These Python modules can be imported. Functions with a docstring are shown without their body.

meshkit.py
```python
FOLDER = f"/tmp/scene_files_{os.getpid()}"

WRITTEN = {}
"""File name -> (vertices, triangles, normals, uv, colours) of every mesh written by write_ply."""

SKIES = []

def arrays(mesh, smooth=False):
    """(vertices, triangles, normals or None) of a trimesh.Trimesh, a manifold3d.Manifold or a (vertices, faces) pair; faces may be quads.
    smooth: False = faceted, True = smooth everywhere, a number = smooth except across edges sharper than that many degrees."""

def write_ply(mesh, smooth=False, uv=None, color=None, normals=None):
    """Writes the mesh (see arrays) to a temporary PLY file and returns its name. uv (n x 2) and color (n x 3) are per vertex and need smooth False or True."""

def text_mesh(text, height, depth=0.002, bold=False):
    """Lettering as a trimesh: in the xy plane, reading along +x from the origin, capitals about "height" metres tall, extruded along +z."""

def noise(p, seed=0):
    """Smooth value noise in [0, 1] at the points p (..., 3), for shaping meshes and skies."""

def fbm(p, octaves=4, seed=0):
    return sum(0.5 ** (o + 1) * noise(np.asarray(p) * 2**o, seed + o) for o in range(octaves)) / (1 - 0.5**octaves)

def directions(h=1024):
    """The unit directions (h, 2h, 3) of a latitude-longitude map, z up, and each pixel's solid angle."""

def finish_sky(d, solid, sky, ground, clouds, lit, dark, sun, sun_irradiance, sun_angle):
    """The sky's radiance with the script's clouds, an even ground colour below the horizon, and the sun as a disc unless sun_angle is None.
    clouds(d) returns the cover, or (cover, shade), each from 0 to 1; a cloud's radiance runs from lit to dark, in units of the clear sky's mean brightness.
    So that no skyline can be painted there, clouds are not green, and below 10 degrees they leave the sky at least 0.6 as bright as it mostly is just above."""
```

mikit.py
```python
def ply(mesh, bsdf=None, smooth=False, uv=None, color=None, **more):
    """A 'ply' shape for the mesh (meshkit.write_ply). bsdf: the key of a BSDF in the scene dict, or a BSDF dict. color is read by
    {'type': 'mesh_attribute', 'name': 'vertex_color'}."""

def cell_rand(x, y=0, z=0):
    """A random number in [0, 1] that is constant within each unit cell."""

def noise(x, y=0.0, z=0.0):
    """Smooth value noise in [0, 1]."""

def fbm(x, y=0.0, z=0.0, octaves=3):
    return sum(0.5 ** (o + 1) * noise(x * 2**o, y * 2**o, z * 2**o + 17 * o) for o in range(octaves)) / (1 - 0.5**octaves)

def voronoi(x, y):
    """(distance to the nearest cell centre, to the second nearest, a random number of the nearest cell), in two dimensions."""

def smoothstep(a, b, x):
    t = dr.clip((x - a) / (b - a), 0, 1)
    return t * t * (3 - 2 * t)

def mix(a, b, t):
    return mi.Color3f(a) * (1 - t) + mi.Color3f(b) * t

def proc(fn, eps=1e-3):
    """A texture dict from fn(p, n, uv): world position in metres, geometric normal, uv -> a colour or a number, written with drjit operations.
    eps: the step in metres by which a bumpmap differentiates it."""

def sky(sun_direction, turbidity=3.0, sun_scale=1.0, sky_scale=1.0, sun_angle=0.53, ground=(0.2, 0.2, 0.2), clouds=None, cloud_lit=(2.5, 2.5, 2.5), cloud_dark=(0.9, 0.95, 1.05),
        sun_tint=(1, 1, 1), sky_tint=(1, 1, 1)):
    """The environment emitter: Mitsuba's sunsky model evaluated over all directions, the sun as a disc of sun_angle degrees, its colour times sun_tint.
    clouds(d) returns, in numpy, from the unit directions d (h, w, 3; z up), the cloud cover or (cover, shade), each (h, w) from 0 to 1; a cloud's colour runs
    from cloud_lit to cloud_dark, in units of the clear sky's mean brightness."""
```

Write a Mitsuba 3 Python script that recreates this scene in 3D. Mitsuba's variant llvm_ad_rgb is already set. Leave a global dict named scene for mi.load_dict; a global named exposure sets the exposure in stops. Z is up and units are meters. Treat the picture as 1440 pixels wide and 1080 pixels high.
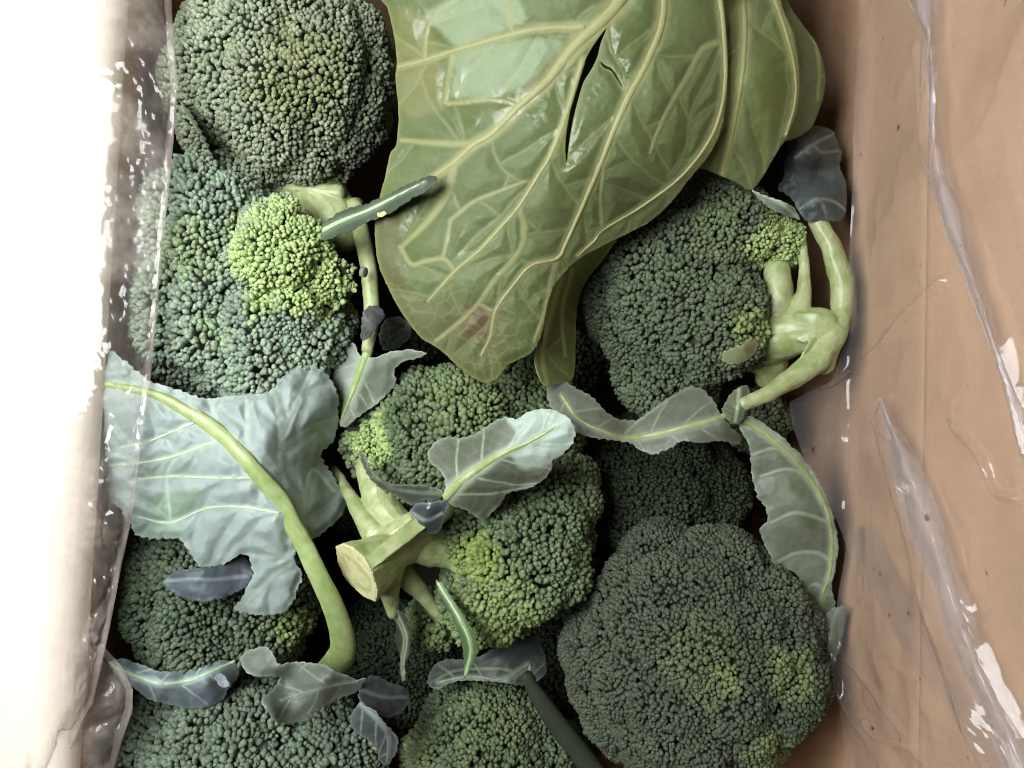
import math, random
import numpy as np, trimesh, mitsuba as mi, drjit as dr
import manifold3d as m3
import shapely
from shapely.geometry import Polygon
from scipy.spatial import cKDTree, Delaunay
from scipy.interpolate import RBFInterpolator
import mikit, meshkit

T = mi.ScalarTransform4f
scene, labels = {}, {}

# ---------------------------------------------------------------- camera, light, exposure
ZC, F = 0.43, 1130.2                     # camera height above the produce, focal length in photo pixels
scene['camera'] = {'type': 'perspective', 'fov': 65.0, 'fov_axis': 'x', 'near_clip': 0.01, 'far_clip': 50.0,
                   'to_world': T().look_at(origin=[0, 0, ZC], target=[0, 0, 0], up=[0, 1, 0])}


def lamp(name, pos, target, sx, sy, rad):
    scene[name] = {'type': 'rectangle', 'to_world': T().look_at(origin=pos, target=target, up=[0, 1, 0.1]) @ T().scale([sx / 2, sy / 2, 1]),
                   'emitter': {'type': 'area', 'radiance': {'type': 'rgb', 'value': rad}},
                   'bsdf': {'type': 'diffuse', 'reflectance': {'type': 'rgb', 'value': [0.5, 0.5, 0.5]}}}


lamp('added_key_light', [-0.34, 0.14, 0.57], [-0.10, 0.02, 0.0], 0.38, 0.38, [23.6, 24.2, 24.8])  # unseen panel, added and placed close so its light falls off rightwards
labels['added_key_light'] = {'label': 'unseen light panel added over the left side of the box', 'category': 'lamp'}
scene['room_light'] = {'type': 'constant', 'radiance': {'type': 'rgb', 'value': [0.032, 0.032, 0.034]}}
exposure = 0.0

# ---------------------------------------------------------------- helpers


def P(px, py, z):
    """World point seen at photo pixel (px, py) at height z."""
    px, py, z = (np.asarray(a, float) for a in (px, py, z))
    d = (ZC - z) / F
    return np.stack([(px - 720) * d, (540 - py) * d, z + 0 * px], -1)


def numbered(key):
    if key not in scene and key not in labels:
        return key
    k = 1
    while f'{key}_{k:03d}' in scene or f'{key}_{k:03d}' in labels:
        k += 1
    return f'{key}_{k:03d}'


def thing(name, label, cat, group=None):
    key = numbered(name)
    labels[key] = {'label': label, 'category': cat}
    if group:
        labels[key]['group'] = group
    return key


def obj(name, mesh, bsdf, parent=None, smooth=True, color=None, label=None, stuff=False, **more):
    key = numbered(f'{parent}__{name}' if parent else name)
    scene[key] = mikit.ply(mesh, bsdf, smooth=smooth, color=color, **more)
    lab = {}
    if label:
        lab['label'] = label
    if stuff:
        lab['kind'] = 'stuff'
    if lab:
        labels[key] = lab
    return key


def catmull(pts, closed=False, sub=6):
    p = np.asarray(pts, float)
    n = len(p)
    if closed:
        q = np.vstack([p[-1:], p, p[:2]])
    else:
        q = np.vstack([2 * p[:1] - p[1:2], p, 2 * p[-1:] - p[-2:-1]])
    out = []
    for i in range(n if closed else n - 1):
        a, b, c, d = q[i:i + 4]
        t = (np.arange(sub) / sub)[:, None]
        out.append(0.5 * (2 * b + (c - a) * t + (2 * a - 5 * b + 4 * c - d) * t**2 + (3 * b - a - 3 * c + d) * t**3))
    if not closed:
        out.append(p[-1:])
    return np.vstack(out)


def resample(p, step, closed=False):
    p = np.asarray(p, float)
    if closed:
        p = np.vstack([p, p[:1]])
    s = np.r_[0, np.cumsum(np.linalg.norm(np.diff(p[:, :2], axis=0), axis=1))]
    n = max(2, int(round(s[-1] / step)) + 1)
    t = np.linspace(0, s[-1], n)
    r = np.stack([np.interp(t, s, p[:, k]) for k in range(p.shape[1])], 1)
    return r[:-1] if closed else r


def sstep(a, b, x):
    t = np.clip((x - a) / (b - a), 0, 1)
    return t * t * (3 - 2 * t)


def n2(p, s, seed=0, octaves=3):
    """fbm in -1..1 at pixel or metre points (n, 2 or 3), s = feature size."""
    q = np.zeros((len(p), 3))
    q[:, :p.shape[1]] = p / s
    q += 100.37
    return 2 * meshkit.fbm(q, octaves, seed) - 1


def tube_mesh(pts, radii, sides=10, flat=1.0, cap=True):
    """Tapered tube along world points; flat < 1 squashes it in z."""
    p = np.asarray(pts, float)
    r = np.asarray(radii, float)
    t = np.gradient(p, axis=0)
    t /= np.linalg.norm(t, axis=1, keepdims=True) + 1e-12
    a = np.cross(t, [0, 0, 1.0])
    la = np.linalg.norm(a, axis=1, keepdims=True)
    a = np.where(la > 1e-3, a / np.maximum(la, 1e-9), [1.0, 0, 0])
    b = np.cross(a, t)
    ang = np.arange(sides) * 2 * np.pi / sides
    v = p[:, None] + r[:, None, None] * (np.cos(ang)[None, :, None] * a[:, None] + flat * np.sin(ang)[None, :, None] * b[:, None])
    n = len(p)
    i, j = np.meshgrid(np.arange(n - 1), np.arange(sides), indexing='ij')
    q = np.stack([i * sides + j, (i + 1) * sides + j, (i + 1) * sides + (j + 1) % sides, i * sides + (j + 1) % sides], -1).reshape(-1, 4)
    f = np.vstack([q[:, [0, 1, 2]], q[:, [0, 2, 3]]])
    v = v.reshape(-1, 3)
    if cap:
        v = np.vstack([v, p[:1], p[-1:]])
        k = np.arange(sides)
        f = np.vstack([f, np.stack([k, (k + 1) % sides, 0 * k + n * sides], 1),
                       np.stack([(n - 1) * sides + (k + 1) % sides, (n - 1) * sides + k, 0 * k + n * sides + 1], 1)])
    return trimesh.Trimesh(v, f, process=False)


def stalk(pts, sub=6, sides=12, flat=0.8, bump=0.04, seed=0):
    """Tube through (px, py, z, radius in photo pixels), with a slightly uneven skin."""
    c = catmull(pts, sub=sub)
    w = P(c[:, 0], c[:, 1], c[:, 2])
    r = c[:, 3] * (ZC - c[:, 2]) / F
    m = tube_mesh(w, r, sides, flat)
    v = m.vertices
    nv = m.vertex_normals
    m.vertices = v + nv * (n2(v, 0.006, seed)[:, None] * np.mean(r) * bump * 2)
    return m


def limb_manifold(pts):
    out = m3.Manifold()
    prev = None
    for (px, py, z, r) in pts:
        w = P(px, py, z)
        s = m3.Manifold.sphere(r * (ZC - z) / F, 20).translate([float(x) for x in w])
        if prev is not None:
            out = out + m3.Manifold.batch_hull([prev, s])
        prev = s
    return out


def to_trimesh(man, edge=None, smooth=0):
    if edge:
        man = man.refine_to_length(edge)
    mm = man.to_mesh()
    t = trimesh.Trimesh(np.array(mm.vert_properties[:, :3], float), np.array(mm.tri_verts), process=True)
    if smooth:
        trimesh.smoothing.filter_taubin(t, lamb=0.5, nu=0.52, iterations=smooth)
        v = np.array(t.vertices)
        t.vertices = v + np.array(t.vertex_normals) * (0.0009 * n2(v, 0.011, 7) + 0.0004 * n2(v, 0.0035, 8))[:, None]
    return t


# ---------------------------------------------------------------- materials
VC = {'type': 'mesh_attribute', 'name': 'vertex_color'}


def principled(col, rough=0.5, spec=0.5, **k):
    c = col if isinstance(col, dict) else {'type': 'rgb', 'value': list(col)}
    return {'type': 'twosided', 'bsdf': {'type': 'principled', 'base_color': c, 'roughness': rough, 'specular': spec, **k}}


scene['leaf_skin'] = principled(VC, 0.52, 0.3)


def _wet(p, n, uv):
    a = mikit.fbm(p.x * 38, p.y * 38, p.z * 38, 3)
    return 0.6 - 0.32 * mikit.smoothstep(0.53, 0.60, a)


scene['cabbage_skin'] = principled(VC, mikit.proc(_wet), 0.24)
scene['gloss_skin'] = principled(VC, 0.26, 0.45)
scene['stalk_dark'] = principled((0.030, 0.040, 0.024), 0.6, 0.2)
scene['bud_skin'] = principled(VC, 0.6, 0.18)


def _stem(p, n, uv):
    a = mikit.fbm(p.x * 160, p.y * 160, p.z * 160, 3)
    b = mikit.fbm(p.x * 900, p.y * 900, p.z * 900, 2)
    c = mikit.mix((0.20, 0.255, 0.09), (0.31, 0.34, 0.175), mikit.smoothstep(0.25, 0.75, a))
    d = mikit.fbm(p.x * 90 + 7, p.y * 90, p.z * 90, 4)
    c = mikit.mix(c, (0.21, 0.19, 0.09), 0.5 * mikit.smoothstep(0.62, 0.75, d))
    return c * (0.88 + 0.24 * b)


scene['stem_skin'] = principled(mikit.proc(_stem), 0.4, 0.45)


def _stalk_green(p, n, uv):
    a = mikit.fbm(p.x * 220, p.y * 220, p.z * 220, 3)
    b = mikit.fbm(p.x * 1400 + p.y * 900, p.y * 160, p.z * 400, 2)
    c = mikit.mix((0.20, 0.27, 0.085), (0.27, 0.33, 0.14), mikit.smoothstep(0.2, 0.8, a)) * (0.85 + 0.3 * b)
    return c


scene['stalk_skin'] = principled(mikit.proc(_stalk_green), 0.38, 0.45)
scene['pale_vein'] = principled((0.36, 0.40, 0.20), 0.4, 0.4)
scene['cabbage_vein'] = principled((0.235, 0.24, 0.108), 0.5, 0.25)
scene['white_vein'] = principled((0.33, 0.42, 0.28), 0.4, 0.4)
scene['dim_vein'] = principled((0.13, 0.17, 0.12), 0.45, 0.4)


def _flesh(p, n, uv):
    a = mikit.fbm(p.x * 120, p.y * 120, p.z * 120, 3)
    b = mikit.fbm(p.x * 700, p.y * 700, p.z * 700, 2)
    c0 = P(500, 806, 0.0)
    r = dr.sqrt(dr.square(p.x - float(c0[0])) + dr.square(p.y - float(c0[1])) + dr.square(p.z - float(c0[2]))) + 0.006 * (a - 0.5)
    ring = mikit.smoothstep(0.0085, 0.0105, r) * (1 - mikit.smoothstep(0.0115, 0.014, r))
    c = mikit.mix((0.45, 0.44, 0.235), (0.34, 0.29, 0.13), mikit.smoothstep(0.45, 0.75, a))
    return mikit.mix(c, (0.27, 0.31, 0.11), 0.6 * ring) * (0.85 + 0.3 * b)


scene['cut_flesh'] = principled(mikit.proc(_flesh), 0.5, 0.3)
scene['shaded_board'] = principled((0.05, 0.04, 0.03), 0.8, 0.2)  # shade at the bottom of the box put into a dark colour
scene['crown_dark'] = principled((0.045, 0.055, 0.035), 0.8, 0.1)


def _kraft(p, n, uv):
    a = mikit.fbm(p.x * 60, p.y * 25, p.z * 60, 4)
    b = mikit.fbm(p.x * 900, p.y * 260, p.z * 900, 2)
    c = mikit.fbm(p.x * 18 + 3, p.y * 18, p.z * 18, 4)
    speck = mikit.smoothstep(0.72, 0.80, mikit.fbm(p.x * 500 + 9, p.y * 500, p.z * 500, 2))
    flute = 0.5 + 0.5 * dr.sin(p.y * 2 * math.pi / 0.0075 + 0.6 * a)
    k = mi.Color3f(0.395, 0.247, 0.150) * (0.84 + 0.18 * a + 0.14 * b + 0.035 * flute)
    k = mikit.mix(k, k * mi.Color3f(0.86, 0.84, 0.81), mikit.smoothstep(0.55, 0.72, c))
    return k * (1 - 0.10 * speck)


scene['kraft'] = principled(mikit.proc(_kraft), 0.75, 0.2)


def _overexposed(p, n, uv):
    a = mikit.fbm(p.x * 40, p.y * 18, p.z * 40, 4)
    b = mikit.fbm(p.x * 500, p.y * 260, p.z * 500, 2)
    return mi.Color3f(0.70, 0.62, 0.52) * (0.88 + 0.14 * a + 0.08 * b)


scene['overexposed_board'] = principled(mikit.proc(_overexposed), 0.7, 0.2)  # paler than the kraft, so the flap's overexposure is in its colour
scene['floor_grey'] = principled((0.35, 0.34, 0.33), 0.7, 0.2)
scene['film_double'] = {'type': 'blendbsdf', 'weight': 0.20,
                        'bsdf_0': {'type': 'thindielectric', 'int_ior': 1.5},
                        'bsdf_1': principled((0.66, 0.63, 0.68), 0.22, 0.7)}
scene['film'] = {'type': 'blendbsdf', 'weight': 0.045,
                 'bsdf_0': {'type': 'thindielectric', 'int_ior': 1.5},
                 'bsdf_1': principled((0.75, 0.74, 0.76), 0.25, 0.6)}


def _haze(p, n, uv):
    a = mikit.fbm(p.x * 45, p.y * 45, p.z * 45, 3)
    b = mikit.fbm(p.x * 260, p.y * 260, p.z * 260, 3)
    return 0.07 + 0.17 * mikit.smoothstep(0.36, 0.66, a) * (0.4 + 0.8 * b)


scene['film_warm_haze'] = {'type': 'blendbsdf', 'weight': mikit.proc(_haze),
                        'bsdf_0': {'type': 'thindielectric', 'int_ior': 1.5},
                        'bsdf_1': principled((0.60, 0.52, 0.45), 0.35, 0.5)}  # haze tinted warm to stand in for the lit kraft behind
scene['drop_water'] = {'type': 'dielectric', 'int_ior': 1.33}

# ---------------------------------------------------------------- box and floor


def slab(corners, thick):
    """Closed slab: four corners (counter-clockwise seen from the front), thickened away from the front."""
    c = np.asarray(corners, float)
    n = np.cross(c[1] - c[0], c[3] - c[0])
    n /= np.linalg.norm(n)
    v = np.vstack([c, c - n * thick])
    f = [[0, 1, 2], [0, 2, 3], [4, 6, 5], [4, 7, 6]]
    for k in range(4):
        j = (k + 1) % 4
        f += [[k, k + 4, j + 4], [k, j + 4, j]]
    m = trimesh.Trimesh(v, f, process=False)
    return m


floor = slab([[-3, -3, -0.245], [3, -3, -0.245], [3, 3, -0.245], [-3, 3, -0.245]], 0.02)
obj('floor', floor, 'floor_grey', smooth=False)
labels['floor'] = {'kind': 'structure'}

box = thing('cardboard_box', 'brown cardboard carton lined with clear plastic and packed with broccoli', 'box')
YB = 0.285
ZB = -0.235


def curved_wall(xy_profile, thick, ys, bow=0.0):
    """Wall swept along y from a cross-section polyline of (x at y=-YB, x at y=+YB, z), thickness outward of the profile's left side."""
    prof = np.asarray(xy_profile, float)
    rows = []
    for y in ys:
        t = (y + YB) / (2 * YB)
        x = prof[:, 0] * (1 - t) + prof[:, 1] * t + bow * (1 - (y / YB)**2)
        rows.append(np.stack([x, np.full(len(prof), y), prof[:, 2]], 1))
    g = np.array(rows)                           # ny, np, 3
    t = np.gradient(g, axis=1)
    nrm = np.stack([-t[..., 2], 0 * t[..., 0], t[..., 0]], -1)
    nrm /= np.linalg.norm(nrm, axis=-1, keepdims=True)
    h = g - nrm * thick
    ny, npf = g.shape[:2]
    v = np.vstack([g.reshape(-1, 3), h.reshape(-1, 3)])
    o = ny * npf
    f = []
    for i in range(ny - 1):
        for j in range(npf - 1):
            a, b, c, d = i * npf + j, (i + 1) * npf + j, (i + 1) * npf + j + 1, i * npf + j + 1
            f += [[a, b, c], [a, c, d], [a + o, c + o, b + o], [a + o, d + o, c + o]]
        for j in (0, npf - 1):
            a, b = i * npf + j, (i + 1) * npf + j
            f += [[a, a + o, b + o], [a, b + o, b]]
    for j in range(npf - 1):
        for i in (0, ny - 1):
            a, b = i * npf + j, i * npf + j + 1
            f += [[a, a + o, b + o], [a, b + o, b]]
    m = trimesh.Trimesh(v, f, process=False)
    trimesh.repair.fix_normals(m)
    return m


ys = np.linspace(-YB, YB, 24)
RIM = 0.018                                       # height of the left rim
XL0, XL1 = -0.2315, -0.196                        # left rim at the near and far end
# left wall with its top flap folded outwards over a soft score
obj('side_wall', curved_wall([(XL0 - 0.024, XL1 - 0.003, ZB), (XL0 - 0.022, XL1 - 0.003, -0.06), (XL0 - 0.006, XL1 - 0.006, RIM - 0.012)][::-1], 0.005, ys), 'kraft', box, smooth=40)
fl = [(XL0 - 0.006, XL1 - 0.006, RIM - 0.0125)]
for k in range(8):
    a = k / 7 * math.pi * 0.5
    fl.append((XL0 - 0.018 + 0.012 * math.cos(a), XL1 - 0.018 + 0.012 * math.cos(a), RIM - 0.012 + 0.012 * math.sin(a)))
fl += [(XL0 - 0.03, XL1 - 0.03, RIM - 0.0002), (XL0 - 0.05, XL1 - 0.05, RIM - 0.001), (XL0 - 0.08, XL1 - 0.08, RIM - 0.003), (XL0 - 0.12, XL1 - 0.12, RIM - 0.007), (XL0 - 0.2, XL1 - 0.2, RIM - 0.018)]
obj('flap', curved_wall(fl[1:], 0.005, ys), 'overexposed_board', box, smooth=50, label='flap folded outwards over the left side wall, its glare painted in by a paler board')
# right wall, its flap standing up
XR0, XR1 = 0.192, 0.201
SC = 0.043
rp = [(XR0 + 0.004, XR1 + 0.004, ZB), (XR0 + 0.002, XR1 + 0.002, -0.06), (XR0, XR1, SC - 0.005), (XR0 + 0.0022, XR1 + 0.0022, SC)]
obj('side_wall', curved_wall(rp, 0.005, ys), 'kraft', box, smooth=60)
rf = [(XR0 + 0.0022, XR1 + 0.0022, SC + 0.0005), (XR0 + 0.001, XR1 + 0.001, SC + 0.006), (XR0 + 0.018, XR1 + 0.018, 0.12), (XR0 + 0.034, XR1 + 0.034, 0.19)]
obj('flap', curved_wall(rf, 0.005, ys), 'kraft', box, smooth=60)
for s in (1, -1):
    y = s * (YB + 0.003)
    c = [[-0.262, y, ZB], [0.2, y, ZB], [0.2, y, 0.03], [-0.24, y, 0.03]]
    obj('end_wall', slab(c if s < 0 else c[::-1], -0.005 if s < 0 else -0.005), 'kraft', box, smooth=False)
obj('bottom', slab([[-0.27, -YB - 0.01, ZB - 0.001], [0.205, -YB - 0.01, ZB - 0.001], [0.205, YB + 0.01, ZB - 0.001], [-0.27, YB + 0.01, ZB - 0.001]], 0.005), 'shaded_board', box, smooth=False)

# ---------------------------------------------------------------- broccoli heads


def bud_mesh(sides=5, h=1.0):
    rings = [(0.8, -0.7), (1.0, 0.15), (0.80, 0.70), (0.38, 0.98)]
    v = [[r * math.cos(2 * math.pi * (k + 0.5 * i) / sides), r * math.sin(2 * math.pi * (k + 0.5 * i) / sides), z * h] for i, (r, z) in enumerate(rings) for k in range(sides)]
    v.append([0, 0, 1.03 * h])
    f = []
    for i in range(len(rings) - 1):
        for k in range(sides):
            a, b = i * sides + k, i * sides + (k + 1) % sides
            c, d = a + sides, b + sides
            f += [[a, b, c], [b, d, c]] if i % 2 == 0 else [[a, b, c], [b, d, c]]
    top = len(v) - 1
    for k in range(sides):
        a = (len(rings) - 1) * sides
        f.append([a + k, a + (k + 1) % sides, top])
    return np.array(v, float), np.array(f)


BUDV, BUDF = bud_mesh()


def ellipsoid_points(c, r, spacing, rng, jitter=0.28):
    """Jittered spiral points and normals on an ellipsoid."""
    rm = float(np.mean(r))
    n = int(4 * math.pi * rm * rm / (0.87 * spacing**2))
    i = np.arange(n) + 0.5
    ph = np.arccos(1 - 2 * i / n)
    th = math.pi * (1 + 5**0.5) * i + rng.uniform(0, 6.28)
    u = np.stack([np.sin(ph) * np.cos(th), np.sin(ph) * np.sin(th), np.cos(ph)], 1)
    q = rng.normal(size=(3, 3))
    q, _ = np.linalg.qr(q)
    u = u @ q
    u += rng.normal(size=u.shape) * jitter * spacing / rm
    u /= np.linalg.norm(u, axis=1, keepdims=True)
    nn = u / r
    nn /= np.linalg.norm(nn, axis=1, keepdims=True)
    return c + u * r, nn


def buds(points, normals, size, cols, rng, tall=1.15):
    """One mesh of buds on the points."""
    n = len(points)
    nr = normals + rng.normal(size=normals.shape) * 0.17
    nr /= np.linalg.norm(nr, axis=1, keepdims=True)
    a = np.cross(nr, rng.normal(size=nr.shape))
    a /= np.linalg.norm(a, axis=1, keepdims=True)
    b = np.cross(nr, a)
    s = size * rng.uniform(0.70, 1.25, n)
    sx, sy = s * rng.uniform(0.85, 1.12, n), s * rng.uniform(0.85, 1.12, n)
    h = s * tall * rng.uniform(0.85, 1.3, n)
    wob = 1 + 0.10 * rng.normal(size=(n, len(BUDV), 1))
    v = BUDV[None] * wob
    w = points[:, None] + v[:, :, :1] * (a * sx[:, None])[:, None] + v[:, :, 1:2] * (b * sy[:, None])[:, None] + v[:, :, 2:] * (nr * h[:, None])[:, None]
    f = BUDF[None] + (np.arange(n) * len(BUDV))[:, None, None]
    col = np.repeat(cols, len(BUDV), axis=0)
    return (w.reshape(-1, 3), f.reshape(-1, 3)), col


GREY, BLUE, DARK = (0.198, 0.230, 0.150), (0.200, 0.252, 0.182), (0.060, 0.073, 0.047)
YEL, LIME = (0.315, 0.41, 0.15), (0.18, 0.235, 0.085)


def head(key, lobes, spacing, size, base, sub=0.36, proud=0.13, seed=0, yellow=(), tall=1.15, low=-0.2, subn=1.0, tint2=None, dens=0.86):
    """Head of broccoli. lobes: (px, py, z, r px [, flatten]); yellow: (px, py, r px, colour, strength)."""
    rng = np.random.default_rng(seed)
    big = []
    for L in lobes:
        px, py, z, r = L[:4]
        k = L[4] if len(L) > 4 else 1.0
        rr = r * (ZC - z) / F
        big.append((P(px, py, z), np.array([rr, rr, rr * k])))
    core = trimesh.util.concatenate([trimesh.creation.icosphere(2, 1.0).apply_transform(np.diag([*(r * 0.93), 1.0])).apply_translation(c) for c, r in big])
    obj('crown', core, 'crown_dark', key)
    small = []
    for c, r in big:
        sr = float(np.mean(r)) * sub
        pts, nn = ellipsoid_points(c, r, sr * 1.35 / subn, rng, 0.18)
        for p, n in zip(pts, nn):
            if n[2] < low - 0.1:
                continue
            if any(np.sum(((p - c2) / r2)**2) < 0.93 for c2, r2 in big if c2 is not c):
                continue
            q = sr * rng.uniform(0.72, 1.22)
            small.append((p - n * (q * (1 - proud * rng.uniform(0.5, 1.6))), q))
    nsm = len(small)
    small += [(c, r * 0.965) for c, r in big]
    sc = np.array([s[0] for s in small])
    sq = np.array([float(np.mean(s[1])) for s in small])
    spacing, size = spacing * dens, size * dens
    scale = spacing * ZC / F                       # spacing is given in photo pixels
    for i, (c, q) in enumerate(small):
        q3 = np.zeros(3) + q
        near = np.nonzero((np.linalg.norm(sc - c, axis=1) < sq + sq[i]) & (np.arange(len(sc)) != i) & (np.arange(len(sc)) < nsm))[0]
        cp = P(0, 0, c[2])
        cpx, cpy = c[0] * F / (ZC - c[2]) + 720, 540 - c[1] * F / (ZC - c[2])
        fine = 0.8 if any(ys_ > 0.68 and yc is YEL and math.hypot(cpx - yx, cpy - yy) < yr for (yx, yy, yr, yc, ys_) in yellow) else 1.0
        pts, nn = ellipsoid_points(c, q3, scale * fine, rng)
        keep = nn[:, 2] > low
        for j in near:
            keep &= np.linalg.norm(pts - sc[j], axis=1) > sq[j] * 0.985
        for b_, (c2, r2) in enumerate(big):
            if i - nsm != b_:
                keep &= np.sum(((pts - c2) / r2)**2, axis=1) > (0.80 if i < nsm else 0.97)
        pts, nn = pts[keep], nn[keep]
        if len(pts) < 4:
            continue
        D = (ZC - pts[:, 2]) / F
        px, py = pts[:, 0] / D + 720, 540 - pts[:, 1] / D
        vis = (px > -40) & (px < 1480) & (py > -60) & (py < 1140)
        pts, nn, px, py = pts[vis], nn[vis], px[vis], py[vis]
        if len(pts) < 4:
            continue
        g = n2(pts, 0.03, seed + 3)
        col = np.asarray(base)[None] * (1 + 0.30 * g[:, None])
        if tint2 is not None:
            t = sstep(-0.1, 0.5, n2(pts, 0.045, seed + 9))[:, None]
            col = col * (1 - t) + np.asarray(tint2) * t
        for (yx, yy, yr, yc, ys_) in yellow:
            cw = P(yx, yy, float(np.mean(pts[:, 2])))
            d = np.hypot(pts[:, 0] - cw[0], pts[:, 1] - cw[1]) * F / ZC
            t = (ys_ * (1 - sstep(0.6, 1.15, d / yr + 0.55 * n2(pts, 0.011, seed + 5, 4))))[:, None]
            col = col * (1 - t) + np.asarray(yc) * t
        col = col * rng.uniform(0.78, 1.25, (len(pts), 1)) * (1 + 0.025 * rng.normal(size=(len(pts), 3)))
        pts = pts - nn * (rng.uniform(0, 0.28, (len(pts), 1)) * scale)
        m, vc = buds(pts, nn, 1.12 * fine * size * ZC / F, np.clip(col, 0.004, 1), rng, tall)
        obj('floret', m, 'bud_skin', key, smooth=True, color=vc, stuff=True)
    return key


G = 'heads of broccoli packed in the box'
hA = thing('broccoli', 'large round grey-green broccoli head in the upper left corner, beside the cabbage leaf', 'broccoli', G)
head(hA, [(400, 118, -0.055, 148)], 8.2, 4.3, GREY, seed=1, sub=0.30, proud=0.24, yellow=[(425, 110, 75, (0.15, 0.165, 0.06), 0.6)])
hB = thing('broccoli', 'broccoli head with a bright yellow-green floret on top, by the left plastic edge', 'broccoli', G)
head(hB, [(312, 430, -0.045, 108), (300, 328, -0.04, 92), (380, 465, -0.042, 104), (394, 360, -0.018, 66), (450, 390, -0.022, 36), (262, 490, -0.05, 66), (477, 382, -0.022, 19), (484, 404, -0.026, 17), (472, 424, -0.028, 19), (452, 440, -0.028, 19), (428, 440, -0.026, 20), (440, 340, -0.02, 24), (360, 308, -0.022, 26), (335, 400, -0.024, 24), (398, 300, -0.02, 24)], 9.2, 4.9, BLUE, seed=2, sub=0.38, proud=0.32,
     yellow=[(398, 358, 88, YEL, 0.86), (460, 405, 56, YEL, 0.85), (265, 350, 55, LIME, 0.45), (300, 470, 30, LIME, 0.4)], tall=1.3)
hC = thing('broccoli', 'broccoli head lying on its side in the middle with its cut stem showing', 'broccoli', G)
head(hC, [(640, 620, -0.05, 92), (600, 600, -0.045, 70), (735, 590, -0.07, 82), (728, 770, -0.045, 96), (690, 830, -0.05, 66), (750, 700, -0.055, 80), (522, 622, -0.045, 32), (500, 602, -0.042, 15), (494, 632, -0.044, 16), (520, 592, -0.042, 16), (545, 600, -0.042, 18), (506, 652, -0.046, 14), (560, 665, -0.045, 44), (610, 672, -0.04, 36), (612, 868, -0.08, 36)],
     9.0, 4.9, (0.096, 0.130, 0.066), seed=3, sub=0.42, proud=0.32,
     yellow=[(515, 620, 42, YEL, 0.7), (690, 860, 80, LIME, 0.75), (665, 780, 42, (0.17, 0.22, 0.05), 0.7), (650, 560, 70, LIME, 0.3), (600, 870, 40, LIME, 0.5)], tall=1.35)
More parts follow.
